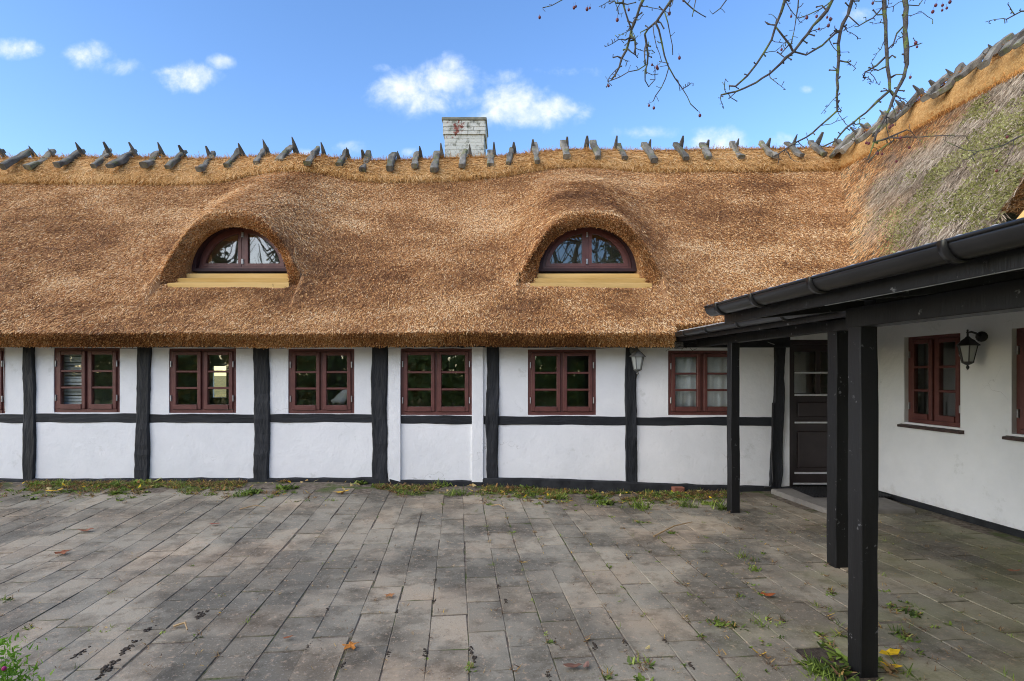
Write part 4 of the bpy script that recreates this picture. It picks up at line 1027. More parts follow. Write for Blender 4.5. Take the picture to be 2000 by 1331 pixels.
# canopy roofs: boarded underside on rafters, sheet on top
def canopy(u0, u1, ve, ze, slope):
    n_ = 18; vs = np.linspace(ve, .02, n_ + 1)
    for k in range(n_):
        a, b_ = vs[k], vs[k+1] + .004; za, zb2 = ze + (ve-a)*slope, ze + (ve-b_)*slope
        mb = MB(MW); mb.add([(u0, -a, za), (u1, -a, za), (u1, -b_, zb2), (u0, -b_, zb2), (u0, -a, za+.02), (u1, -a, za+.02), (u1, -b_, zb2+.02), (u0, -b_, zb2+.02)], [(0,3,2,1),(4,5,6,7),(0,1,5,4),(1,2,6,5),(2,3,7,6),(3,0,4,7)])
        mb.obj('soffit_board', M_porch, porch)
    # corrugated sheet: ridges run down the slope
    nn = int((u1-u0)/.022); mb = MB(MW)
    for i in range(nn+1):
        uu = u0 - .01 + (u1-u0+.02)*i/nn; dz_ = .010*math.cos(i*math.pi/3)
        for (vv, off) in ((ve+.05, .038), (.03, .038), (.03, .046), (ve+.05, .046)): mb.V.append((uu, -vv, ze + (ve-vv)*slope + off + dz_))
    for i in range(nn):
        for k in range(4): l = (k+1)%4; mb.F.append((i*4+k, (i+1)*4+k, (i+1)*4+l, i*4+l))
    mb.obj('roof_sheet', M_sheet, porch, True)
    for uu in np.arange(u0 + .25, u1, .85):
        pbeam('rafter', WP(uu, ve-.02, ze-.045), WP(uu, .04, ze-.045+(ve-.06)*slope), .085, .05)
canopy(.0, 3.25, 2.62, 2.105, .095); canopy(3.26, 8.4, 3.66, 2.045, .095)
def fascia(u0, u1, v, z0, z1):
    pbeam('fascia_board', WP(u0, v, (z0+z1)/2), WP(u1, v, (z0+z1)/2), z1-z0, .024)
fascia(.05, 3.3, 2.63, 2.02, 2.13); fascia(3.46, 8.4, 3.67, 1.940, 2.062)
V, Fc = tube([WP(u_, 3.685 + .004*math.sin(u_*3), 1.938 + .004*math.sin(u_*2.3)) for u_ in np.arange(4.5, 8.4, .2)], .0022, 5); mesh('cable', V, Fc, M_lampg, porch, True)
def gutter(u0, u1, v, z, r, joints):
    seg = 12; mb = MB(); uu = np.arange(u0, u1 + .001, .12)
    for x in uu:
        for rr_ in (r, r - .004):
            for k in range(seg+1):
                an = math.pi + math.pi*k/seg
                p = WP(x, v - rr_*math.cos(an), z + rr_*math.sin(an)); mb.V.append(tuple(p))
    s2 = 2*(seg+1)
    for i in range(len(uu)-1):
        for k in range(seg):
            mb.F.append((i*s2+k, i*s2+k+1, (i+1)*s2+k+1, (i+1)*s2+k)); mb.F.append((i*s2+seg+1+k+1, i*s2+seg+1+k, (i+1)*s2+seg+1+k, (i+1)*s2+seg+1+k+1))
        for k in (0, seg):
            mb.F.append((i*s2+k, (i+1)*s2+k, (i+1)*s2+seg+1+k, i*s2+seg+1+k))
    gt = mb.obj('gutter', M_gutter, porch, True)
    # rolled front lip
    V, Fc = tube([WP(x, v + r, z + .002) for x in uu], .007, 6); mesh('gutter_lip', V, Fc, M_gutter, gt, True)
    for x in joints:
        j = MB(); ks = np.linspace(math.pi*.97, 2*math.pi*1.0, 14)
        for (xx, rr_) in ((x-.018, r+.001), (x-.018, r+.009), (x+.018, r+.009), (x+.018, r+.001)):
            for an in ks: j.V.append(tuple(WP(xx, v - rr_*math.cos(an), z + rr_*math.sin(an))))
        kk = len(ks)
        for a in range(3):
            for i in range(kk-1): j.F.append((a*kk+i, a*kk+i+1, (a+1)*kk+i+1, (a+1)*kk+i))
        j.obj('gutter_bracket', M_gutter, gt, True)
    # end cap
    e = MB(); e.V = [tuple(WP(u0-.004, v, z))] + [tuple(WP(u0-.004, v - r*math.cos(math.pi+math.pi*k/seg), z + r*math.sin(math.pi+math.pi*k/seg))) for k in range(seg+1)]
    e.F = [(0, k+1, k+2) for k in range(seg)]; e.obj('gutter_end', M_gutter, gt)
gutter(.30, 3.25, 2.70, 2.12, .058, (.55, 1.15, 1.85, 2.6))
gutter(3.46, 8.4, 3.76, 2.052, .062, (3.62, 4.05, 4.58, 5.3, 6.2, 7.1))
mb = MB(MW); mb.box(2.2, -2.60, 2.17, 2.30, -2.35, 2.20, .01); mb.obj('clay_tile', M_tile, porch)

# doorstep and mat
def quad_slab(name, pts, z0, z1, mat, par=None, bev=.01):
    bm = bmesh.new(); lo = [bm.verts.new((p[0], p[1], z0)) for p in pts]; hi = [bm.verts.new((p[0], p[1], z1)) for p in pts]
    bm.faces.new(lo[::-1]); bm.faces.new(hi)
    for i in range(len(pts)): j = (i+1) % len(pts); bm.faces.new((lo[i], lo[j], hi[j], hi[i]))
    bmesh.ops.bevel(bm, geom=[e for e in bm.edges if e.verts[0].co.z > z0 or e.verts[1].co.z > z0], offset=bev, segments=2, affect='EDGES')
    me = bpy.data.meshes.new(name); bm.to_mesh(me); bm.free(); me.materials.append(mat); o = bpy.data.objects.new(name, me); COL.objects.link(o)
    return adopt(o, par)
st = quad_slab('door_step', [WP(.05, 1.32, 0), WP(1.22, 1.30, 0), WP(1.27, .30, 0), WP(.05, .06, 0)], -.03, .045, M_concrete)
tag(st, 'low worn concrete slab in front of the brown door', 'step')
mat_ = empty('door_mat', (4.25, 7.1, .047), 'black ribbed rubber mat lying before the brown door', 'mat')
MB().box(3.78, 6.80, .0465, 4.78, 7.40, .052).obj('mat_base', M_rubber, mat_)
for k in range(26):
    x = 3.785 + k*.0384; MB().box(x, 6.80, .0522, x+.022, 7.40, .063, .003).obj('rib', M_rubber, mat_)

# ------------------------------------------------------------------ wall lanterns
def lantern(base, out, label, metal, plate_h=.0):
    """base: point on the wall; out: unit vector away from the wall"""
    base = np.array(base, float); out = np.append(np.array(out, float), 0.0)
    th = empty('wall_lantern', tuple(base), label, 'lamp', 'wall lanterns')
    c = base + out*.165                                     # axis of the lantern
    def put(nm, V, Fc, mat, sm=False): return mesh(nm, V, Fc, mat, th, sm)
    V, Fc = lathe([(.001, 0), (.055, 0), (.055, .008), (.035, .022), (.001, .03)], 14)
    R = Vector((0,0,1)).rotation_difference(Vector(out)).to_matrix(); put('wall_plate', [tuple(R @ Vector((v[0], v[1]*1.25, v[2])) + Vector(base)) for v in V], Fc, metal, True)
    pts = [base + out*.02, base + out*.07 + np.array([0,0,.035]), base + out*.125 + np.array([0,0,.05]), c + np.array([0,0,.04]), c + np.array([0,0,-.01])]
    put('arm', *tube(pts, [.013,.012,.011,.011,.012], 8), metal, True)
    put('top_knob', *lathe([(.004,.075),(.011,.068),(.007,.055),(.013,.045),(.009,.03)][::-1], 8, tuple(c)), metal, True)
    put('lamp_roof', *lathe([(.112,-.098),(.108,-.090),(.078,-.062),(.060,-.040),(.030,-.018),(.016,.0)], 6, tuple(c)), metal)
    zt_, zb2, rt, rb_ = -.098, -.268, .086, .050
    for k in range(6):
        a0 = 2*math.pi*k/6; a1 = a0 + math.pi/3
        top0 = c + np.array([rt*math.cos(a0), rt*math.sin(a0), zt_]); bot0 = c + np.array([rb_*math.cos(a0), rb_*math.sin(a0), zb2])
        top1 = c + np.array([rt*math.cos(a1), rt*math.sin(a1), zt_]); bot1 = c + np.array([rb_*math.cos(a1), rb_*math.sin(a1), zb2])
        put('rib', *tube([top0, bot0], .0065, 5), metal)
        inw = (c - (top0+top1)/2); inw[2] = 0; inw = inw/np.linalg.norm(inw)*.003
        put('pane', [top0, top1, bot1, bot0, top0+inw, top1+inw, bot1+inw, bot0+inw], [(0,1,2,3),(7,6,5,4),(0,4,5,1),(2,6,7,3)], M_lglass)
    put('base', *lathe([(.010,-.30),(.030,-.293),(.056,-.275),(.058,-.264),(.02,-.262)], 6, tuple(c)), metal)
    put('finial', *lathe([(.002,-.352),(.012,-.335),(.016,-.322),(.008,-.308),(.010,-.298)], 8, tuple(c)), metal, True)
    put('bulb', *lathe([(.006,-.24),(.018,-.22),(.018,-.19),(.012,-.165),(.004,-.16)], 8, tuple(c)), M_lglass, True)
lantern((wx(1236), WALLY-.035, 1.925), (.12, -.99), 'grey six-sided lantern hanging on a black wall post near the right windows', M_lampg)
lantern(tuple(WP(1.775, 0.0, 1.99)), tuple(dv), 'black six-sided lantern on the white wing wall between its windows', M_lampm)

# ------------------------------------------------------------------ loose brick, leaves, twigs, weeds
bk = MB(); p = gpt(1324, 962); bk.box(-.075, -.05, 0, .075, .05, .085, .006)
bk.M = Matrix.Translation((p[0], p[1], p[2]-.01)) @ Matrix.Rotation(.2, 4, 'Z'); tag(bk.obj('brick', M_brick), 'broken red brick lying at the foot of the wall among weeds', 'brick')
def leaf_obj(px, py, size, col, label, rot, lobes=0):
    c = gpt(px, py, .012); V = [(0, 0, .012)]; n_ = 18 if lobes else 12
    for k in range(n_):
        a = 2*math.pi*k/n_
        r = (1 + .42*math.cos(lobes*a)) if lobes else (1.0 if k % (n_//2) else 1.25)
        ex_ = 1.0 if lobes else .5
        x, y = math.cos(a)*r*size/2, math.sin(a)*r*size/2*ex_
        V.append((x, y, .004 + .25*size*(math.cos(a)**2)*.4 + random.uniform(0, .12)*size))
    Fc = [(0, 1+k, 1+(k+1) % n_) for k in range(n_)]; R = Matrix.Rotation(rot, 4, 'Z')
    V = [tuple(R @ Vector(v) + Vector(c)) for v in V]
    m = proc('leaf_' + label[:14].replace(' ', '_'), tuple(q*.8 for q in col), col, 25, .6, .2)
    o = mesh('fallen_leaf', V, Fc, m); md = o.modifiers.new('thick', 'SOLIDIFY'); md.thickness = .0015
    return tag(o, label, 'leaf', 'single fallen leaves')
leaf_obj(684, 1268, .075, (.50,.19,.03), 'orange lobed leaf on the paving at the middle front', .5, 5)
leaf_obj(1738, 1283, .115, (.78,.50,.02), 'larger bright yellow leaf right of the front porch post', .2)
leaf_obj(1741, 1307, .085, (.80,.50,.03), 'smaller bright yellow leaf nearest the front porch post', -.5)
leaf_obj(1265, 1272, .045, (.62,.50,.22), 'pale yellow curled leaf on the paving left of the front porch post', .9)
leaf_obj(1118, 1308, .085, (.20,.10,.065), 'brown curled leaf at the bottom edge of the paving', .1)
leaf_obj(1145, 1307, .06, (.33,.19,.14), 'pinkish brown leaf beside the brown one at the bottom edge', 1.1)
leaf_obj(761, 1168, .06, (.46,.20,.07), 'small orange-brown leaf on a joint near the picture centre', .4, 5)
leaf_obj(167, 1040, .12, (.26,.10,.05), 'long brown leaf on the paving at far left', .2)
leaf_obj(120, 1084, .09, (.30,.10,.04), 'red-brown crumpled leaf on the paving at left', .8, 5)
leaf_obj(420, 1027, .09, (.32,.10,.06), 'small red leaf below the second window from the left', .1)
leaf_obj(1500, 1167, .09, (.36,.10,.03), 'thin red-orange leaf on the paving left of the porch posts', .05)
leaf_obj(1980, 1120, .09, (.34,.13,.06), 'brown leaf on the porch floor at far right', .0)
leaf_obj(563, 1251, .05, (.33,.12,.05), 'small rust leaf at the lower left of the paving', .7)
leaf_obj(667, 965, .16, (.75,.44,.02), 'yellow leaf on the weeds under the third wall post', .3)
leaf_obj(106, 963, .17, (.80,.46,.02), 'orange-yellow leaf on the weeds below the leftmost full window', .1)
for (a, b_, label) in (((468, 997), (518, 993), 'straw stalk lying on the paving below the third window'), ((1277, 1050), (1352, 1023), 'dry bent twig on the paving left of the far porch post'), ((340, 1227), (366, 1236), 'short brown stick on the paving at lower left'), ((960, 990), (985, 995), 'pale straw stalk near the wall below the fourth window')):
    p, q = gpt(*a, .012), gpt(*b_, .018); md = (p+q)/2 + np.array([.01, .03, .02])
    V, Fc = tube([p, md, q], [.008, .007, .004], 6); o = mesh('twig', V, Fc, proc('twig_' + str(a[0]), (.32,.21,.10), (.45,.32,.17), 20, .8, .2)); tag(o, label, 'twig')

GREEN = [(0, (.05,.08,.02)), (.4, (.14,.21,.035)), (.8, (.26,.35,.06)), (1, (.40,.44,.13))]
def tufts(spots, name, parent=None, seed=1):
    """spots: list of (x, y, z, size, n, kind 0 grass / 1 broad leaves / 2 dry)"""
    r = np.random.default_rng(seed); P, D, Nn, Ln, W, C = [], [], [], [], [], []
    for (x, y, z, s, n_, kd) in spots:
        az = r.uniform(0, 2*math.pi, n_); el = r.uniform(.25, 1.25, n_) if kd == 0 else r.uniform(.10, .75, n_)
        d = np.stack([np.cos(az)*np.cos(el), np.sin(az)*np.cos(el), np.sin(el)], 1)
        b0 = np.stack([x + r.normal(0, s*.28, n_), y + r.normal(0, s*.22, n_), np.full(n_, z)], 1)
        if kd == 2: b0[:,2] += r.uniform(0, .02, n_)
        P.append(b0); D.append(d); up = np.array([0,0,1.]) + r.normal(0,.35,(n_,3)); Nn.append(up - d*np.sum(up*d,1,keepdims=True))
        Ln.append(s*r.uniform(.35, 1.0, n_)*(.62 if kd == 1 else 1)); W.append(s*r.uniform(.05,.11, n_) if kd == 0 else (s*r.uniform(.20,.40, n_) if kd == 1 else (s*r.uniform(.06,.2,n_) if kd == 2 else s*r.uniform(.45,.7,n_))))
        if kd < 2: C.append(lerp_c(np.clip(r.normal(.5 + r.normal(0,.15), .22, n_), 0, 1), GREEN))
        elif kd == 3: C.append(lerp_c(r.random(n_), [(0, (.34,.16,.05)), (.25, (.60,.42,.16)), (.6, (.72,.60,.30)), (.75, (.82,.52,.02)), (1, (.85,.58,.03))]))
        else: C.append(lerp_c(r.random(n_), [(0, (.09,.05,.028)), (.5, (.22,.13,.065)), (.80, (.42,.28,.12)), (.93, (.50,.33,.10)), (1, (.80,.50,.03))]))
    return blades(name, np.concatenate(P), np.concatenate(D), np.concatenate(Nn), np.concatenate(Ln), np.concatenate(W), np.concatenate(C), M_leaf, parent, tip=.35)
tr_ = np.random.default_rng(90); spots = []
for k in range(4600):                                          # growth along the foot of the wall
    px = tr_.uniform(-300, 1440); X0 = wx(px)
    strip = .74 if px < 800 else .62
    Y_ = 7.42 - abs(tr_.normal(0, strip*.5))
    dens_ = fbm(np.array([[X0, Y_*.7, 0]]), 1.5, 33, 3)[0]
    if dens_ < .39 + (7.42 - Y_)*.20: continue
    kd = tr_.choice([0, 1, 2], p=[.24, .34, .42]); s = tr_.uniform(.03, .085)*(1.0 if kd < 2 else .9)
    X_ = X0*Y_/7.5; spots.append((X_, Y_, float(G(X_, Y_)) - .003, s, int(tr_.integers(9, 22)), kd))
for (px, py, s, kd) in ((70, 948, .16, 1), (110, 945, .14, 1), (235, 950, .15, 1), (270, 946, .2, 1), (225, 965, .12, 1), (490, 962, .17, 1), (470, 970, .12, 0), (560, 955, .14, 1), (700, 945, .14, 1), (855, 950, .13, 0), (890, 967, .13, 0), (1020, 953, .2, 1), (1060, 951, .2, 1), (1095, 975, .13, 0), (1185, 985, .16, 1), (1165, 975, .14, 1), (1255, 993, .17, 0), (1275, 968, .15, 1), (1310, 967, .15, 1), (1345, 990, .12, 0), (1405, 995, .16, 0), (1390, 985, .12, 1)):
    p = gpt(px, py); spots += [(p[0] + tr_.normal(0,.05), p[1] + tr_.normal(0,.03), p[2], s*tr_.uniform(.7,1.1), 26, kd) for _ in range(3)]
for k in range(130):
    px = tr_.uniform(-100, 1440); Y_ = 7.40 - abs(tr_.normal(0, .30)); X_ = wx(px)*Y_/7.5
    spots.append((X_, Y_, float(G(X_, Y_)) + .02, tr_.uniform(.045, .085), 1, 3))
tufts(spots, 'wall_foot_weeds', None, 3)
tag(bpy.data.objects['wall_foot_weeds'], 'low green weeds and leaf litter along the foot of the wall', 'weeds', kind='stuff')
# weeds and dirt in the joints
spots = []
JW = [(1452,1090,.09),(1470,1112,.10),(1466,1095,.08),(1240,1020,.08),(1265,1022,.06),(1310,1040,.07),(1490,1080,.05),(1455,1140,.05),(1425,1225,.09),(1405,1215,.08),(1440,1168,.06),(1488,1160,.06),(1475,1217,.07),(1500,1213,.07),(1528,1215,.07),(1612,1190,.07),(1620,1155,.06),(1625,1160,.06),(1610,1245,.06),(1625,1265,.09),(1645,1240,.08),(1355,1165,.05),(1260,1300,.08),(1250,1312,.09),(1185,1320,.07),(1070,1255,.05),(920,1305,.06),(1615,1105,.05),(1745,1185,.08),(1770,1193,.09),(1795,1202,.06),(1765,1240,.09),(1775,1247,.08),(1760,1272,.06),(1790,1274,.06),(1830,1228,.05),(1340,1205,.04),(1515,1310,.05),(1490,1255,.05),(1380,1080,.04),(1230,1080,.03),(1500,945,.06),(640,1100,.03),(205,1230,.04),(435,1165,.04),(215,1162,.04),(60,1225,.05),(20,1170,.06),(370,1105,.03),(625,1050,.03),(640,977,.04),(455,1032,.03),(930,1000,.04),(865,985,.05),(1220,1175,.03),(1160,1120,.03),(1255,1205,.03)]
for (px, py, s) in JW:
    p = gpt(px, py)
    for q in range(2): spots.append((p[0]+tr_.normal(0,.02), p[1]+tr_.normal(0,.03), p[2]-.004, s*.92, 13, int(tr_.choice([0,1,1]))))
    spots.append((p[0], p[1], p[2]-.002, s*.6, 10, 2))
for k in range(900):                                          # chaff and small dirt anywhere
    Y_ = tr_.uniform(2.7, 7.0); X_ = tr_.uniform(-1, 1)*Y_
    if X_ > 4.6: continue
    spots.append((X_, Y_, float(G(X_, Y_)) + .002, tr_.uniform(.012, .035), 4, 2))
for k in range(150):
    c_ = int(tr_.integers(1, 17)); cxy = np.array([.06, 0]) + pn*(c_*PW) + pe*tr_.uniform(2.4, 7.0); X_, Y_ = cxy
    if not (2.75 < Y_ < 6.9) or X_ > 4.0 or X_ > Y_*.95: continue
    spots.append((X_, Y_, float(G(X_, Y_)) - .003, tr_.uniform(.025, .06), 10, int(tr_.choice([0,1,2], p=[.3,.35,.35]))))
pat = [(r_, c_) for r_ in range(-9, 21) for c_ in range(-30, 22)]
for (r_, c_) in pat:                                          # moss threads in the long joints
    cxy = np.array([.06, 0]) + pn*(c_*PW) + pe*(r_*.25 + tr_.uniform(0, .25)); X_, Y_ = cxy
    if not (2.7 < Y_ < 7.2) or abs(X_) > Y_*1.0 or X_ > 4.5: continue
    if fbm(np.array([[X_, Y_, 0]]), .8, 44, 2)[0] + .05*X_ < .50: continue
    spots.append((X_, Y_, float(G(X_, Y_)) - .004, tr_.uniform(.02,.05), 8, int(tr_.choice([0,1,2], p=[.3,.25,.45]))))
tag(tufts(spots, 'joint_weeds', None, 4), 'small weeds, chaff and moss in the joints between the pavers', 'weeds', kind='stuff')
# clods of black soil thrown up along joints
cl = MB()
for (px, py, s) in ((150,1280,.035),(160,1273,.03),(250,1265,.05),(245,1272,.04),(390,1202,.045),(400,1198,.04),(290,1230,.04),(215,1298,.05),(205,1312,.04),(640,1190,.025),(695,1108,.022),(730,1118,.022),(850,1134,.028),(848,1175,.028),(602,1263,.025),(670,1300,.03),(760,1275,.025),(830,1278,.03),(920,1270,.032),(925,1285,.03),(975,1147,.03),(988,1175,.03),(775,1195,.022),(1160,1260,.03),(1220,1255,.03),(1085,1255,.02),(1265,1063,.012),(1072,1320,.03),(1300,1253,.028),(1350,1300,.03),(1190,1205,.025),(1225,1090,.03)):
    for q in range(16):
        c_ = gpt(px, py); l_ = tr_.normal(0, .8*s); p = c_ + np.array([pe[0]*l_ + tr_.normal(0, .22*s), pe[1]*l_ + tr_.normal(0, .15*s), 0]); V, Fc = ball((0,0,0), 1, 6, 4); r = s*tr_.uniform(.06,.26)
        cl.add([(p[0]+v[0]*r*(1+tr_.normal(0,.25)), p[1]+v[1]*r*1.3, p[2]+.001+v[2]*r*.5*(1+tr_.normal(0,.3))) for v in V], Fc)
tag(cl.obj('soil_clods', M_soil, None, True), 'small dark clods of soil along the paving joints', 'soil', kind='stuff')
# bare soil round the near post with its clump of weeds
mb = MB(); n_ = 22; c0 = POST_N + np.array([-.03, 0, 0]); mb.V = [(c0[0], c0[1], .004)]
for k in range(n_): a = 2*math.pi*k/n_; mb.V.append((c0[0] + (.30+.03*math.sin(k*2.3))*math.cos(a), c0[1] + (.33+.03*math.cos(k*3.1))*math.sin(a), -.0065))
mb.F = [(0, 1+k, 1+(k+1) % n_) for k in range(n_)]; mb.obj('soil_patch', M_soil, court, True)
wc = empty('weed_clump', (POST_N[0]-.18, POST_N[1]-.05, 0), 'green leafy weeds growing at the foot of the front porch post', 'weed')
tufts([(POST_N[0]-.17+tr_.normal(0,.05), POST_N[1]-.05+tr_.normal(0,.09), 0, .13, 16, 1) for _ in range(8)] + [(POST_N[0]-.2+tr_.normal(0,.05), POST_N[1]+tr_.normal(0,.12), 0, .10, 16, 0) for _ in range(6)] + [(POST_N[0]-.12, POST_N[1], 0, .1, 20, 2)], 'leaves', wc, 8)
wc = empty('weed_clump', (POST_N[0]+.18, POST_N[1]+.04, 0), 'few green blades beside yellow leaves right of the front porch post', 'weed')
tufts([(POST_N[0]+.16+tr_.normal(0,.05), POST_N[1]+.03+tr_.normal(0,.07), 0, .10, 9, int(q % 2)) for q in range(6)] + [(POST_N[0]+.15, POST_N[1], 0, .09, 16, 2)], 'leaves', wc, 9)

# shrub poking into the lower left corner
sh = empty('garden_plant', (-1.78, 1.75, 0), 'bright green garden plant with a small magenta flower, cut by the lower left corner', 'plant')
rs = np.random.default_rng(15); n = 4200
n = 5200; Xp = rs.uniform(-2.1, -1.63, n); zm = .665 - 6.5*np.maximum(Xp + 1.78, 0)**2 - 1.2*np.maximum(-1.9 - Xp, 0)
Pc = np.stack([Xp, 1.80 + rs.normal(0, .06, n), zm - rs.random(n)**1.6*.40], 1); d = rs.normal(0,.6,(n,3)) + np.array([0,0,.6])
blades('foliage', Pc, d, rs.normal(0,1,(n,3)), rs.uniform(.012,.026,n), rs.uniform(.006,.012,n), lerp_c(np.clip(rs.normal(.6,.2,n),0,1), [(0,(.09,.20,.02)),(.5,(.20,.40,.04)),(1,(.36,.55,.09))]), M_leaf, sh, kind=None, tip=.3)
for k in range(5):
    a = rs.uniform(0, 6.28); mesh('stem', *tube([(-1.78, 1.75, -.1), (-1.78+.06*math.cos(a), 1.75+.06*math.sin(a), .25), (-1.82+.10*math.cos(a), 1.78+.06*math.sin(a), .5)], [.007,.005,.003], 5), M_bark, sh, True)
M_pink = proc('magenta_petal', (.30,.02,.12), (.42,.04,.18), 20, .6, .1)
V, Fc = ball(tuple(wpos(8, 1306, 1.66)), .007, 8, 5); mesh('flower', V, Fc, M_pink, sh, True)

# ------------------------------------------------------------------ crab-apple tree whose branches hang in at the top
tree = empty('crab_apple_tree', (1.6, -2.2, 0), 'bare lichen-covered crab-apple branches with red fruit hanging in from the top', 'tree')
mesh('trunk', *tube([(1.6,-2.2,-.15), (1.55,-2.1,.9), (1.7,-1.7,1.9), (1.75,-1.1,2.9), (1.8,-.2,3.9), (1.75,.9,4.6), (1.7,2.0,4.9), (1.7,3.2,4.85), (1.9,4.2,4.7)], [.17,.14,.12,.10,.085,.07,.05,.035,.02], 10), M_bark, tree, True)
def c3(x, y): return (1300 + x/2.773, y/2.773)
def c1_(x, y): return (1030 + x/5, y/5)
BR = [  # (points in photo pixels, depth start, depth end, radius px start, end)
 ([(1772,-190),(1769,0),(1769,47),(1767,72),(1770,94),(1771,126),(1765,151),(1747,188),(1738,213),(1715,252),(1707,278)], 4.0, 3.9, 5.6, 3.2),
 ([(1735,-160),(1727,0),(1729,43),(1731,90),(1733,130),(1737,155),(1739,177),(1747,188)], 4.0, 3.95, 4.4, 3.4),
 ([(1690,-150),(1664,0),(1655,29),(1641,61),(1637,87),(1638,119),(1636,155),(1635,188),(1635,216),(1617,233),(1588,260),(1545,285),(1509,307)], 4.0, 4.2, 5.0, 1.5),
 ([(1660,-150),(1626,0),(1614,22),(1588,52),(1567,79),(1549,101),(1524,126),(1502,144),(1477,162),(1455,173),(1437,180),(1408,186)], 3.9, 4.2, 4.4, 1.8),
 ([(1549,101),(1574,108),(1607,88),(1632,65),(1641,61)], 4.05, 4.05, 2.2, 2.2),
 ([(1545,-90),(1533,0),(1525,25),(1516,50),(1507,79),(1491,105),(1477,126),(1459,148),(1437,169),(1424,168)], 3.8, 4.1, 4.0, 1.6),
 ([(1566,-60),(1560,0),(1556,32),(1552,58),(1545,87)], 4, 4.05, 1.6, 1.2),
 ([(1516,54),(1531,72),(1542,87),(1549,101)], 3.95, 4.05, 2.4, 2.4),
 ([(1738,177),(1715,198),(1693,220),(1653,249),(1632,274),(1607,287)], 3.95, 4.1, 3.0, 1.6),
 ([(1729,112),(1711,130),(1689,141),(1686,152)], 4, 4.1, 2.0, 1.6),
 ([(1689,141),(1700,137)], 4.1, 4.1, 1.6, 1.2),
 ([(1707,278),(1730,272),(1752,262),(1771,254)], 3.9, 3.8, 2.6, 1.4), ([(1735,269),(1790,268),(1830,265),(1886,266)], 3.85, 3.6, 1.6, .7),
 ([(1707,278),(1700,300),(1695,312)], 3.9, 3.9, 2.2, 1.2), ([(1695,318),(1715,295),(1745,275)], 3.9, 3.85, 1.8, 1.6),
 ([(2030,232),(2000,262),(1960,285),(1910,297),(1885,293),(1848,277)], 3.3, 3.5, 2.2, .7), ([(2030,20),(1995,22),(1980,30),(1966,38)], 3.6, 3.7, 2.2, 1.2),
 ([c1_(1160,-160),c1_(1130,0),c1_(1100,60),c1_(1070,160),c1_(1045,230),c1_(1015,290),c1_(1000,370),c1_(970,480),c1_(920,570),c1_(900,660),c1_(855,740),c1_(820,780)], 3.7, 3.9, 4.2, 2.0),
 ([c1_(950,-100),c1_(930,30),c1_(960,130),c1_(980,200),c1_(1005,245),c1_(1015,290)], 3.7, 3.75, 2.4, 2.2),
 ([c1_(930,30),c1_(880,40),c1_(850,10),c1_(800,40)], 3.7, 3.7, 2.0, 1.0), ([c1_(900,45),c1_(875,80),c1_(890,140)], 3.7, 3.7, 1.6, 1.0),
 ([c1_(1010,340),c1_(1050,400),c1_(1060,470),c1_(1040,530)], 3.8, 3.8, 2.6, 1.4), ([c1_(980,480),c1_(1015,520),c1_(1060,540)], 3.8, 3.8, 2, 1), ([c1_(1000,370),c1_(960,390),c1_(920,385)], 3.8, 3.8, 2.2, 1.2), ([c1_(915,570),c1_(880,550),c1_(835,565)], 3.85, 3.85, 2.4, 1.4),
 ([c1_(1480,-140),c1_(1400,10),c1_(1340,110),c1_(1260,200),c1_(1180,280),c1_(1150,330),c1_(1165,430),c1_(1175,540),c1_(1170,620),c1_(1150,700),c1_(1155,790),c1_(1185,850)], 3.6, 3.9, 4.0, 1.0),
 ([c1_(1155,430),c1_(1150,540),c1_(1150,640)], 3.7, 3.7, 1.4, 1.0), ([c1_(1165,630),c1_(1080,680),c1_(990,710),c1_(900,750),c1_(785,800)], 3.75, 3.8, 1.5, .9),
 ([c1_(1250,220),c1_(1280,290),c1_(1310,420),c1_(1340,540),c1_(1380,650),c1_(1440,760),c1_(1520,870),c1_(1590,1020),c1_(1670,1090)], 3.65, 3.9, 2.6, .9),
 ([c1_(1225,240),c1_(1240,340),c1_(1265,450),c1_(1290,530),c1_(1310,600)], 3.65, 3.7, 1.3, .8), ([c1_(1340,120),c1_(1370,220),c1_(1400,340),c1_(1415,450),c1_(1420,540)], 3.65, 3.75, 1.5, .9),
 ([c1_(1380,665),c1_(1350,770),c1_(1310,860),c1_(1250,930),c1_(1230,990)], 3.8, 3.85, 1.4, .9), ([c1_(1170,285),c1_(1100,320)], 3.7, 3.7, 1.4, .8), ([c1_(1430,-20),c1_(1410,50),c1_(1385,85),c1_(1400,130)], 3.6, 3.6, 1.2, .8),
 ([c1_(1480,-40),c1_(1560,45),c1_(1620,95),c1_(1700,135),c1_(1745,170)], 3.6, 3.65, 1.6, 1.0), ([c1_(1645,0),c1_(1625,95),c1_(1610,165)], 3.6, 3.6, 1.3, 1.0), ([c1_(1960,-20),c1_(1880,85),c1_(1810,140)], 3.6, 3.6, 1.2, .8), ([c1_(400,-30),c1_(330,5),c1_(240,60),c1_(150,78)], 3.6, 3.6, 1.2, .9),
 ([(1655,29),(1678,50),(1705,35),(1727,10)], 4.0, 4.0, 1.6, 1.3), ([(1626,0),(1600,20),(1575,30),(1560,36)], 3.95, 4.0, 1.4, 1.0), ([(1769,47),(1752,65),(1745,85),(1731,100)], 4, 4, 1.8, 1.4), ([(1771,94),(1785,90),(1797,86)], 4, 4, 1.4, .9), ([(1769,10),(1795,12),(1805,-5)], 4, 4, 1.3, 1.0),
]
br = np.random.default_rng(8)
def spur(P0, T, s):
    """a knobbly side shoot"""
    d = br.normal(0, 1, 3); d[1] *= .5; d -= T*d.dot(T)*.6; d /= np.linalg.norm(d)
    a = P0 + d*s*.5 + br.normal(0, s*.12, 3); b_ = P0 + d*s + br.normal(0, s*.25, 3)
    return [P0, a, b_]
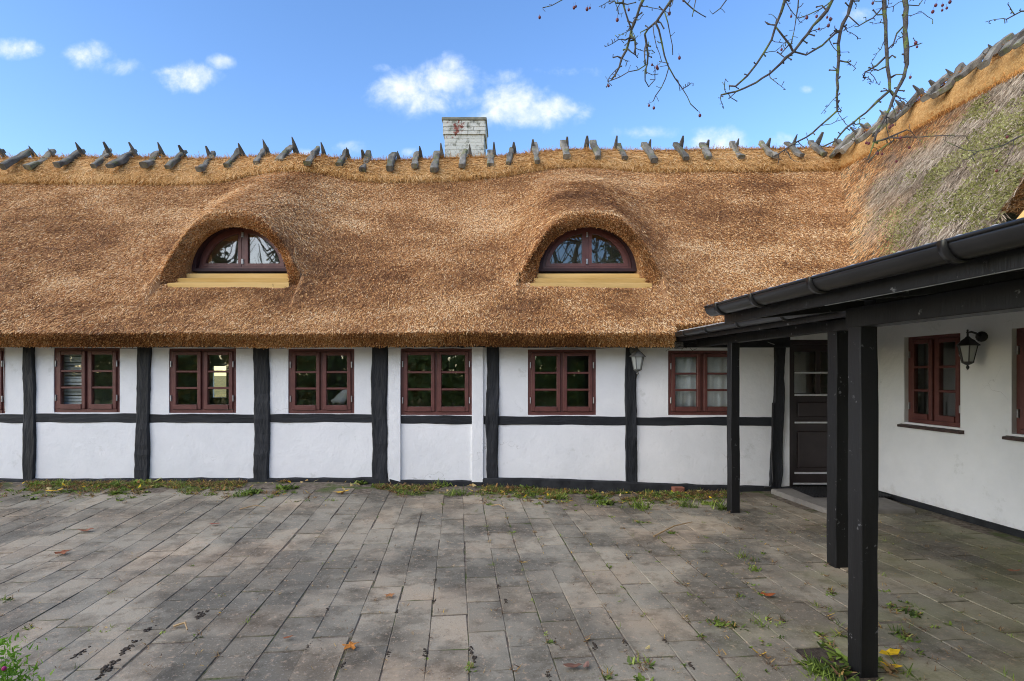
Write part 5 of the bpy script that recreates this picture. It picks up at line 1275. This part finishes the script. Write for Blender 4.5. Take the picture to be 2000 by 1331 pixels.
for (pp, d0, d1, r0, r1) in BR:
    n_ = len(pp); D_ = np.linspace(d0, d1, n_); pts = [wpos(p[0], p[1], d) for p, d in zip(pp, D_)]
    # resample with a slight wander
    out = []; rad = []
    for i in range(n_-1):
        m = max(1, int(np.linalg.norm(pts[i+1]-pts[i])/.05))
        for k in range(m): out.append(pts[i]+(pts[i+1]-pts[i])*k/m + (br.normal(0,.0022,3) if (i or k) else 0)); rad.append((r0+(r1-r0)*(i+k/m)/(n_-1))*D_[i]/F*(1+br.normal(0,.12))*.80)
    out.append(pts[-1]); rad.append(r1*D_[-1]/F*.95)
    mb = MB(); mb.add(*tube(out, rad, 6))
    for i in range(1, len(out)):
        if br.random() < .72:
            T = out[i]-out[i-1]; T /= np.linalg.norm(T)+1e-9; s = br.choice([.022,.035,.055,.085], p=[.35,.3,.22,.13]); sp_ = spur(out[i], T, s); rr_ = min(rad[i]*.65, .006)
            mb.add(*tube(sp_, [rr_, rr_*.8, rr_*.75], 5)); mb.add(*ball(tuple(sp_[-1]), rr_*1.25, 5, 3))
            if s > .04 and br.random() < .7: q = spur(sp_[1], T, s*.5); mb.add(*tube(q, [rr_*.7, rr_*.6, rr_*.6], 5))
    if r0 > 1.7:                                             # finer twigs along the branch
        for i in range(2, len(out)):
            if br.random() < .34:
                d = br.normal(0, 1, 3)*np.array([1,.4,.8]) + np.array([0,0,-.55]); d /= np.linalg.norm(d); ln_ = br.uniform(.06, .22); tw = [out[i]]; nn_ = 5
                for k in range(nn_): d = d + br.normal(0,.28,3)*np.array([1,.4,1]); d /= np.linalg.norm(d); tw.append(tw[-1] + d*ln_/nn_)
                mb.add(*tube(tw, [.0034,.0032,.003,.0028,.0026,.0022], 4))
                for q in range(1, 6):
                    if br.random() < .75: e_ = spur(tw[q], d, br.uniform(.012,.03)); mb.add(*tube(e_, [.0026,.0026,.003], 4))
    mb.obj('branch', M_bark, tree, True)
# limbs joining the hanging branches to the trunk above the picture
for tgt in ((1772,-190,4.0),(1735,-160,4.0),(1690,-150,4.0),(1660,-150,3.9),(1545,-90,3.8),(1262,-32,3.7),(1220,-20,3.7),(1326,-28,3.6),(1110,-6,3.6),(2030,20,3.6),(2030,232,3.3),(1422,-4,3.6),(1566,-60,4.0)):
    p = wpos(*tgt); a = np.array([1.72, min(3.2, tgt[2]-.9), 4.86]); md = (a+p)/2 + np.array([0,0,.28])
    if tgt[0] > 2000: a = np.array([1.74, .9, 4.6]); md = np.array([4.2, 2.6, 4.9 - .0045*max(tgt[1], 0)])
    mesh('limb', *tube([a, md, p], [.022, .017, .009 if tgt[1] < -50 else .006], 6), M_bark, tree, True)
FR = [c1_(120,172),c1_(455,78),c1_(473,65),c1_(583,92),c1_(610,80),c1_(878,197),c1_(990,98),c1_(1382,132),c1_(1487,567),c1_(1218,635),c1_(1265,658),c1_(1272,672),c1_(793,840),c1_(1235,1057),c1_(1685,1130),c1_(1188,1033),c1_(1525,5),c3(20,75),c3(75,315),c3(185,627),c3(628,270),c3(680,90),c3(765,97),c3(818,90),c3(875,95),c3(892,105),c3(830,158),c3(882,140),c3(1122,18),c3(1355,233),c3(1362,255),c3(1325,420),c3(1463,30),c3(1447,65),c3(1500,30),c3(1498,57),c3(1523,45),c3(1540,12),c3(1087,775),c3(1100,778),c3(1272,748),c3(1215,690),c3(1230,680),c3(1148,832),c3(1172,835),c3(1320,800),c3(1850,743),c3(1793,927),c3(1250,875)]
for (x, y) in FR:
    d = 3.75 + br.normal(0,.08); c = wpos(x, y, d); r = br.uniform(.0075,.0110); V, Fc = ball((0,0,0), r, 8, 6)
    fr_ = mesh('crab_apple', [(c[0]+v[0], c[1]+v[1], c[2]+v[2]*1.2) for v in V], Fc, M_apple, tree, True)
    mesh('fruit_stalk', *tube([c + np.array([0,0,r]), c + np.array([br.normal(0,.006), br.normal(0,.006), r+.022])], .0009, 4), M_bark, fr_)

# ------------------------------------------------------------------ wood and hedge behind the camera (seen in the panes)
rb = np.random.default_rng(99); Pn, Cn_, Sz = [], [], []
for k in range(120):
    x = -34 + k*.56 + rb.normal(0,.3); y = -rb.uniform(10, 17); h = rb.uniform(3.6, 6.0) if rb.random() < .75 else rb.uniform(5.5, 7.5); wdt = rb.uniform(1.4, 2.6)
    m = 600; t_ = rb.uniform(.03, 1, m); rr_ = wdt*np.sqrt(rb.random(m))*(1.15 - t_*.75); a = rb.uniform(0, 6.28, m)
    Pn.append(np.stack([x + rr_*np.cos(a), y + rr_*np.sin(a), t_*h], 1))
    kind_ = rb.random(); pal = [(0,(.14,.20,.07)),(.6,(.28,.38,.11)),(1,(.42,.50,.17))] if kind_ < .68 else [(0,(.25,.17,.03)),(.6,(.52,.37,.06)),(1,(.70,.55,.12))]
    Cn_.append(lerp_c(rb.random(m), pal)); Sz.append(np.full(m, rb.uniform(.16, .28)))
for (x, y, h, wdt) in ((-17.5,-15,11,2.4), (-13.2,-16,9.5,2.0), (6.2,-15,11,2.2), (-24,-14,10,2.4), (10,-15,9,2.2)):      # taller evergreens
    m = 1500; t_ = rb.uniform(.05, 1, m); rr_ = wdt*np.sqrt(rb.random(m))*(1.1 - t_*.8); a = rb.uniform(0, 6.28, m)
    Pn.append(np.stack([x + rr_*np.cos(a), y + rr_*np.sin(a), t_*h], 1)); Cn_.append(lerp_c(rb.random(m), [(0,(.05,.08,.03)),(1,(.16,.22,.07))])); Sz.append(np.full(m, .24))
Pn, Cn_, Sz = np.concatenate(Pn), np.concatenate(Cn_), np.concatenate(Sz); n = len(Pn)
wood = blades('woodland', Pn, rb.normal(0,1,(n,3)), rb.normal(0,1,(n,3)), Sz, Sz*.8, Cn_, M_leaf, None)
tag(wood, 'green and yellow hedge and trees mirrored in the window panes', 'trees', kind='stuff')
mb = MB()
for k in range(44):
    x = rb.uniform(-26, 20); y = -rb.uniform(9, 17); h = rb.uniform(8, 13); mb.add(*tube([(x,y,-.15),(x+rb.normal(0,.3),y,h*.5),(x+rb.normal(0,.8),y,h)], [.16,.10,.02], 6))
    for q in range(20):
        z = h*rb.uniform(.35,.98); a = rb.uniform(0,6.28); mb.add(*tube([(x,y,z),(x+math.cos(a)*.9,y+math.sin(a)*.9,z+.7),(x+math.cos(a)*1.5,y+math.sin(a)*1.5,z+1.7)], [.045,.03,.01], 4))
tag(mb.obj('bare_woodland', M_bark, None, True), 'bare trees mirrored in the dormer panes', 'trees', kind='stuff')
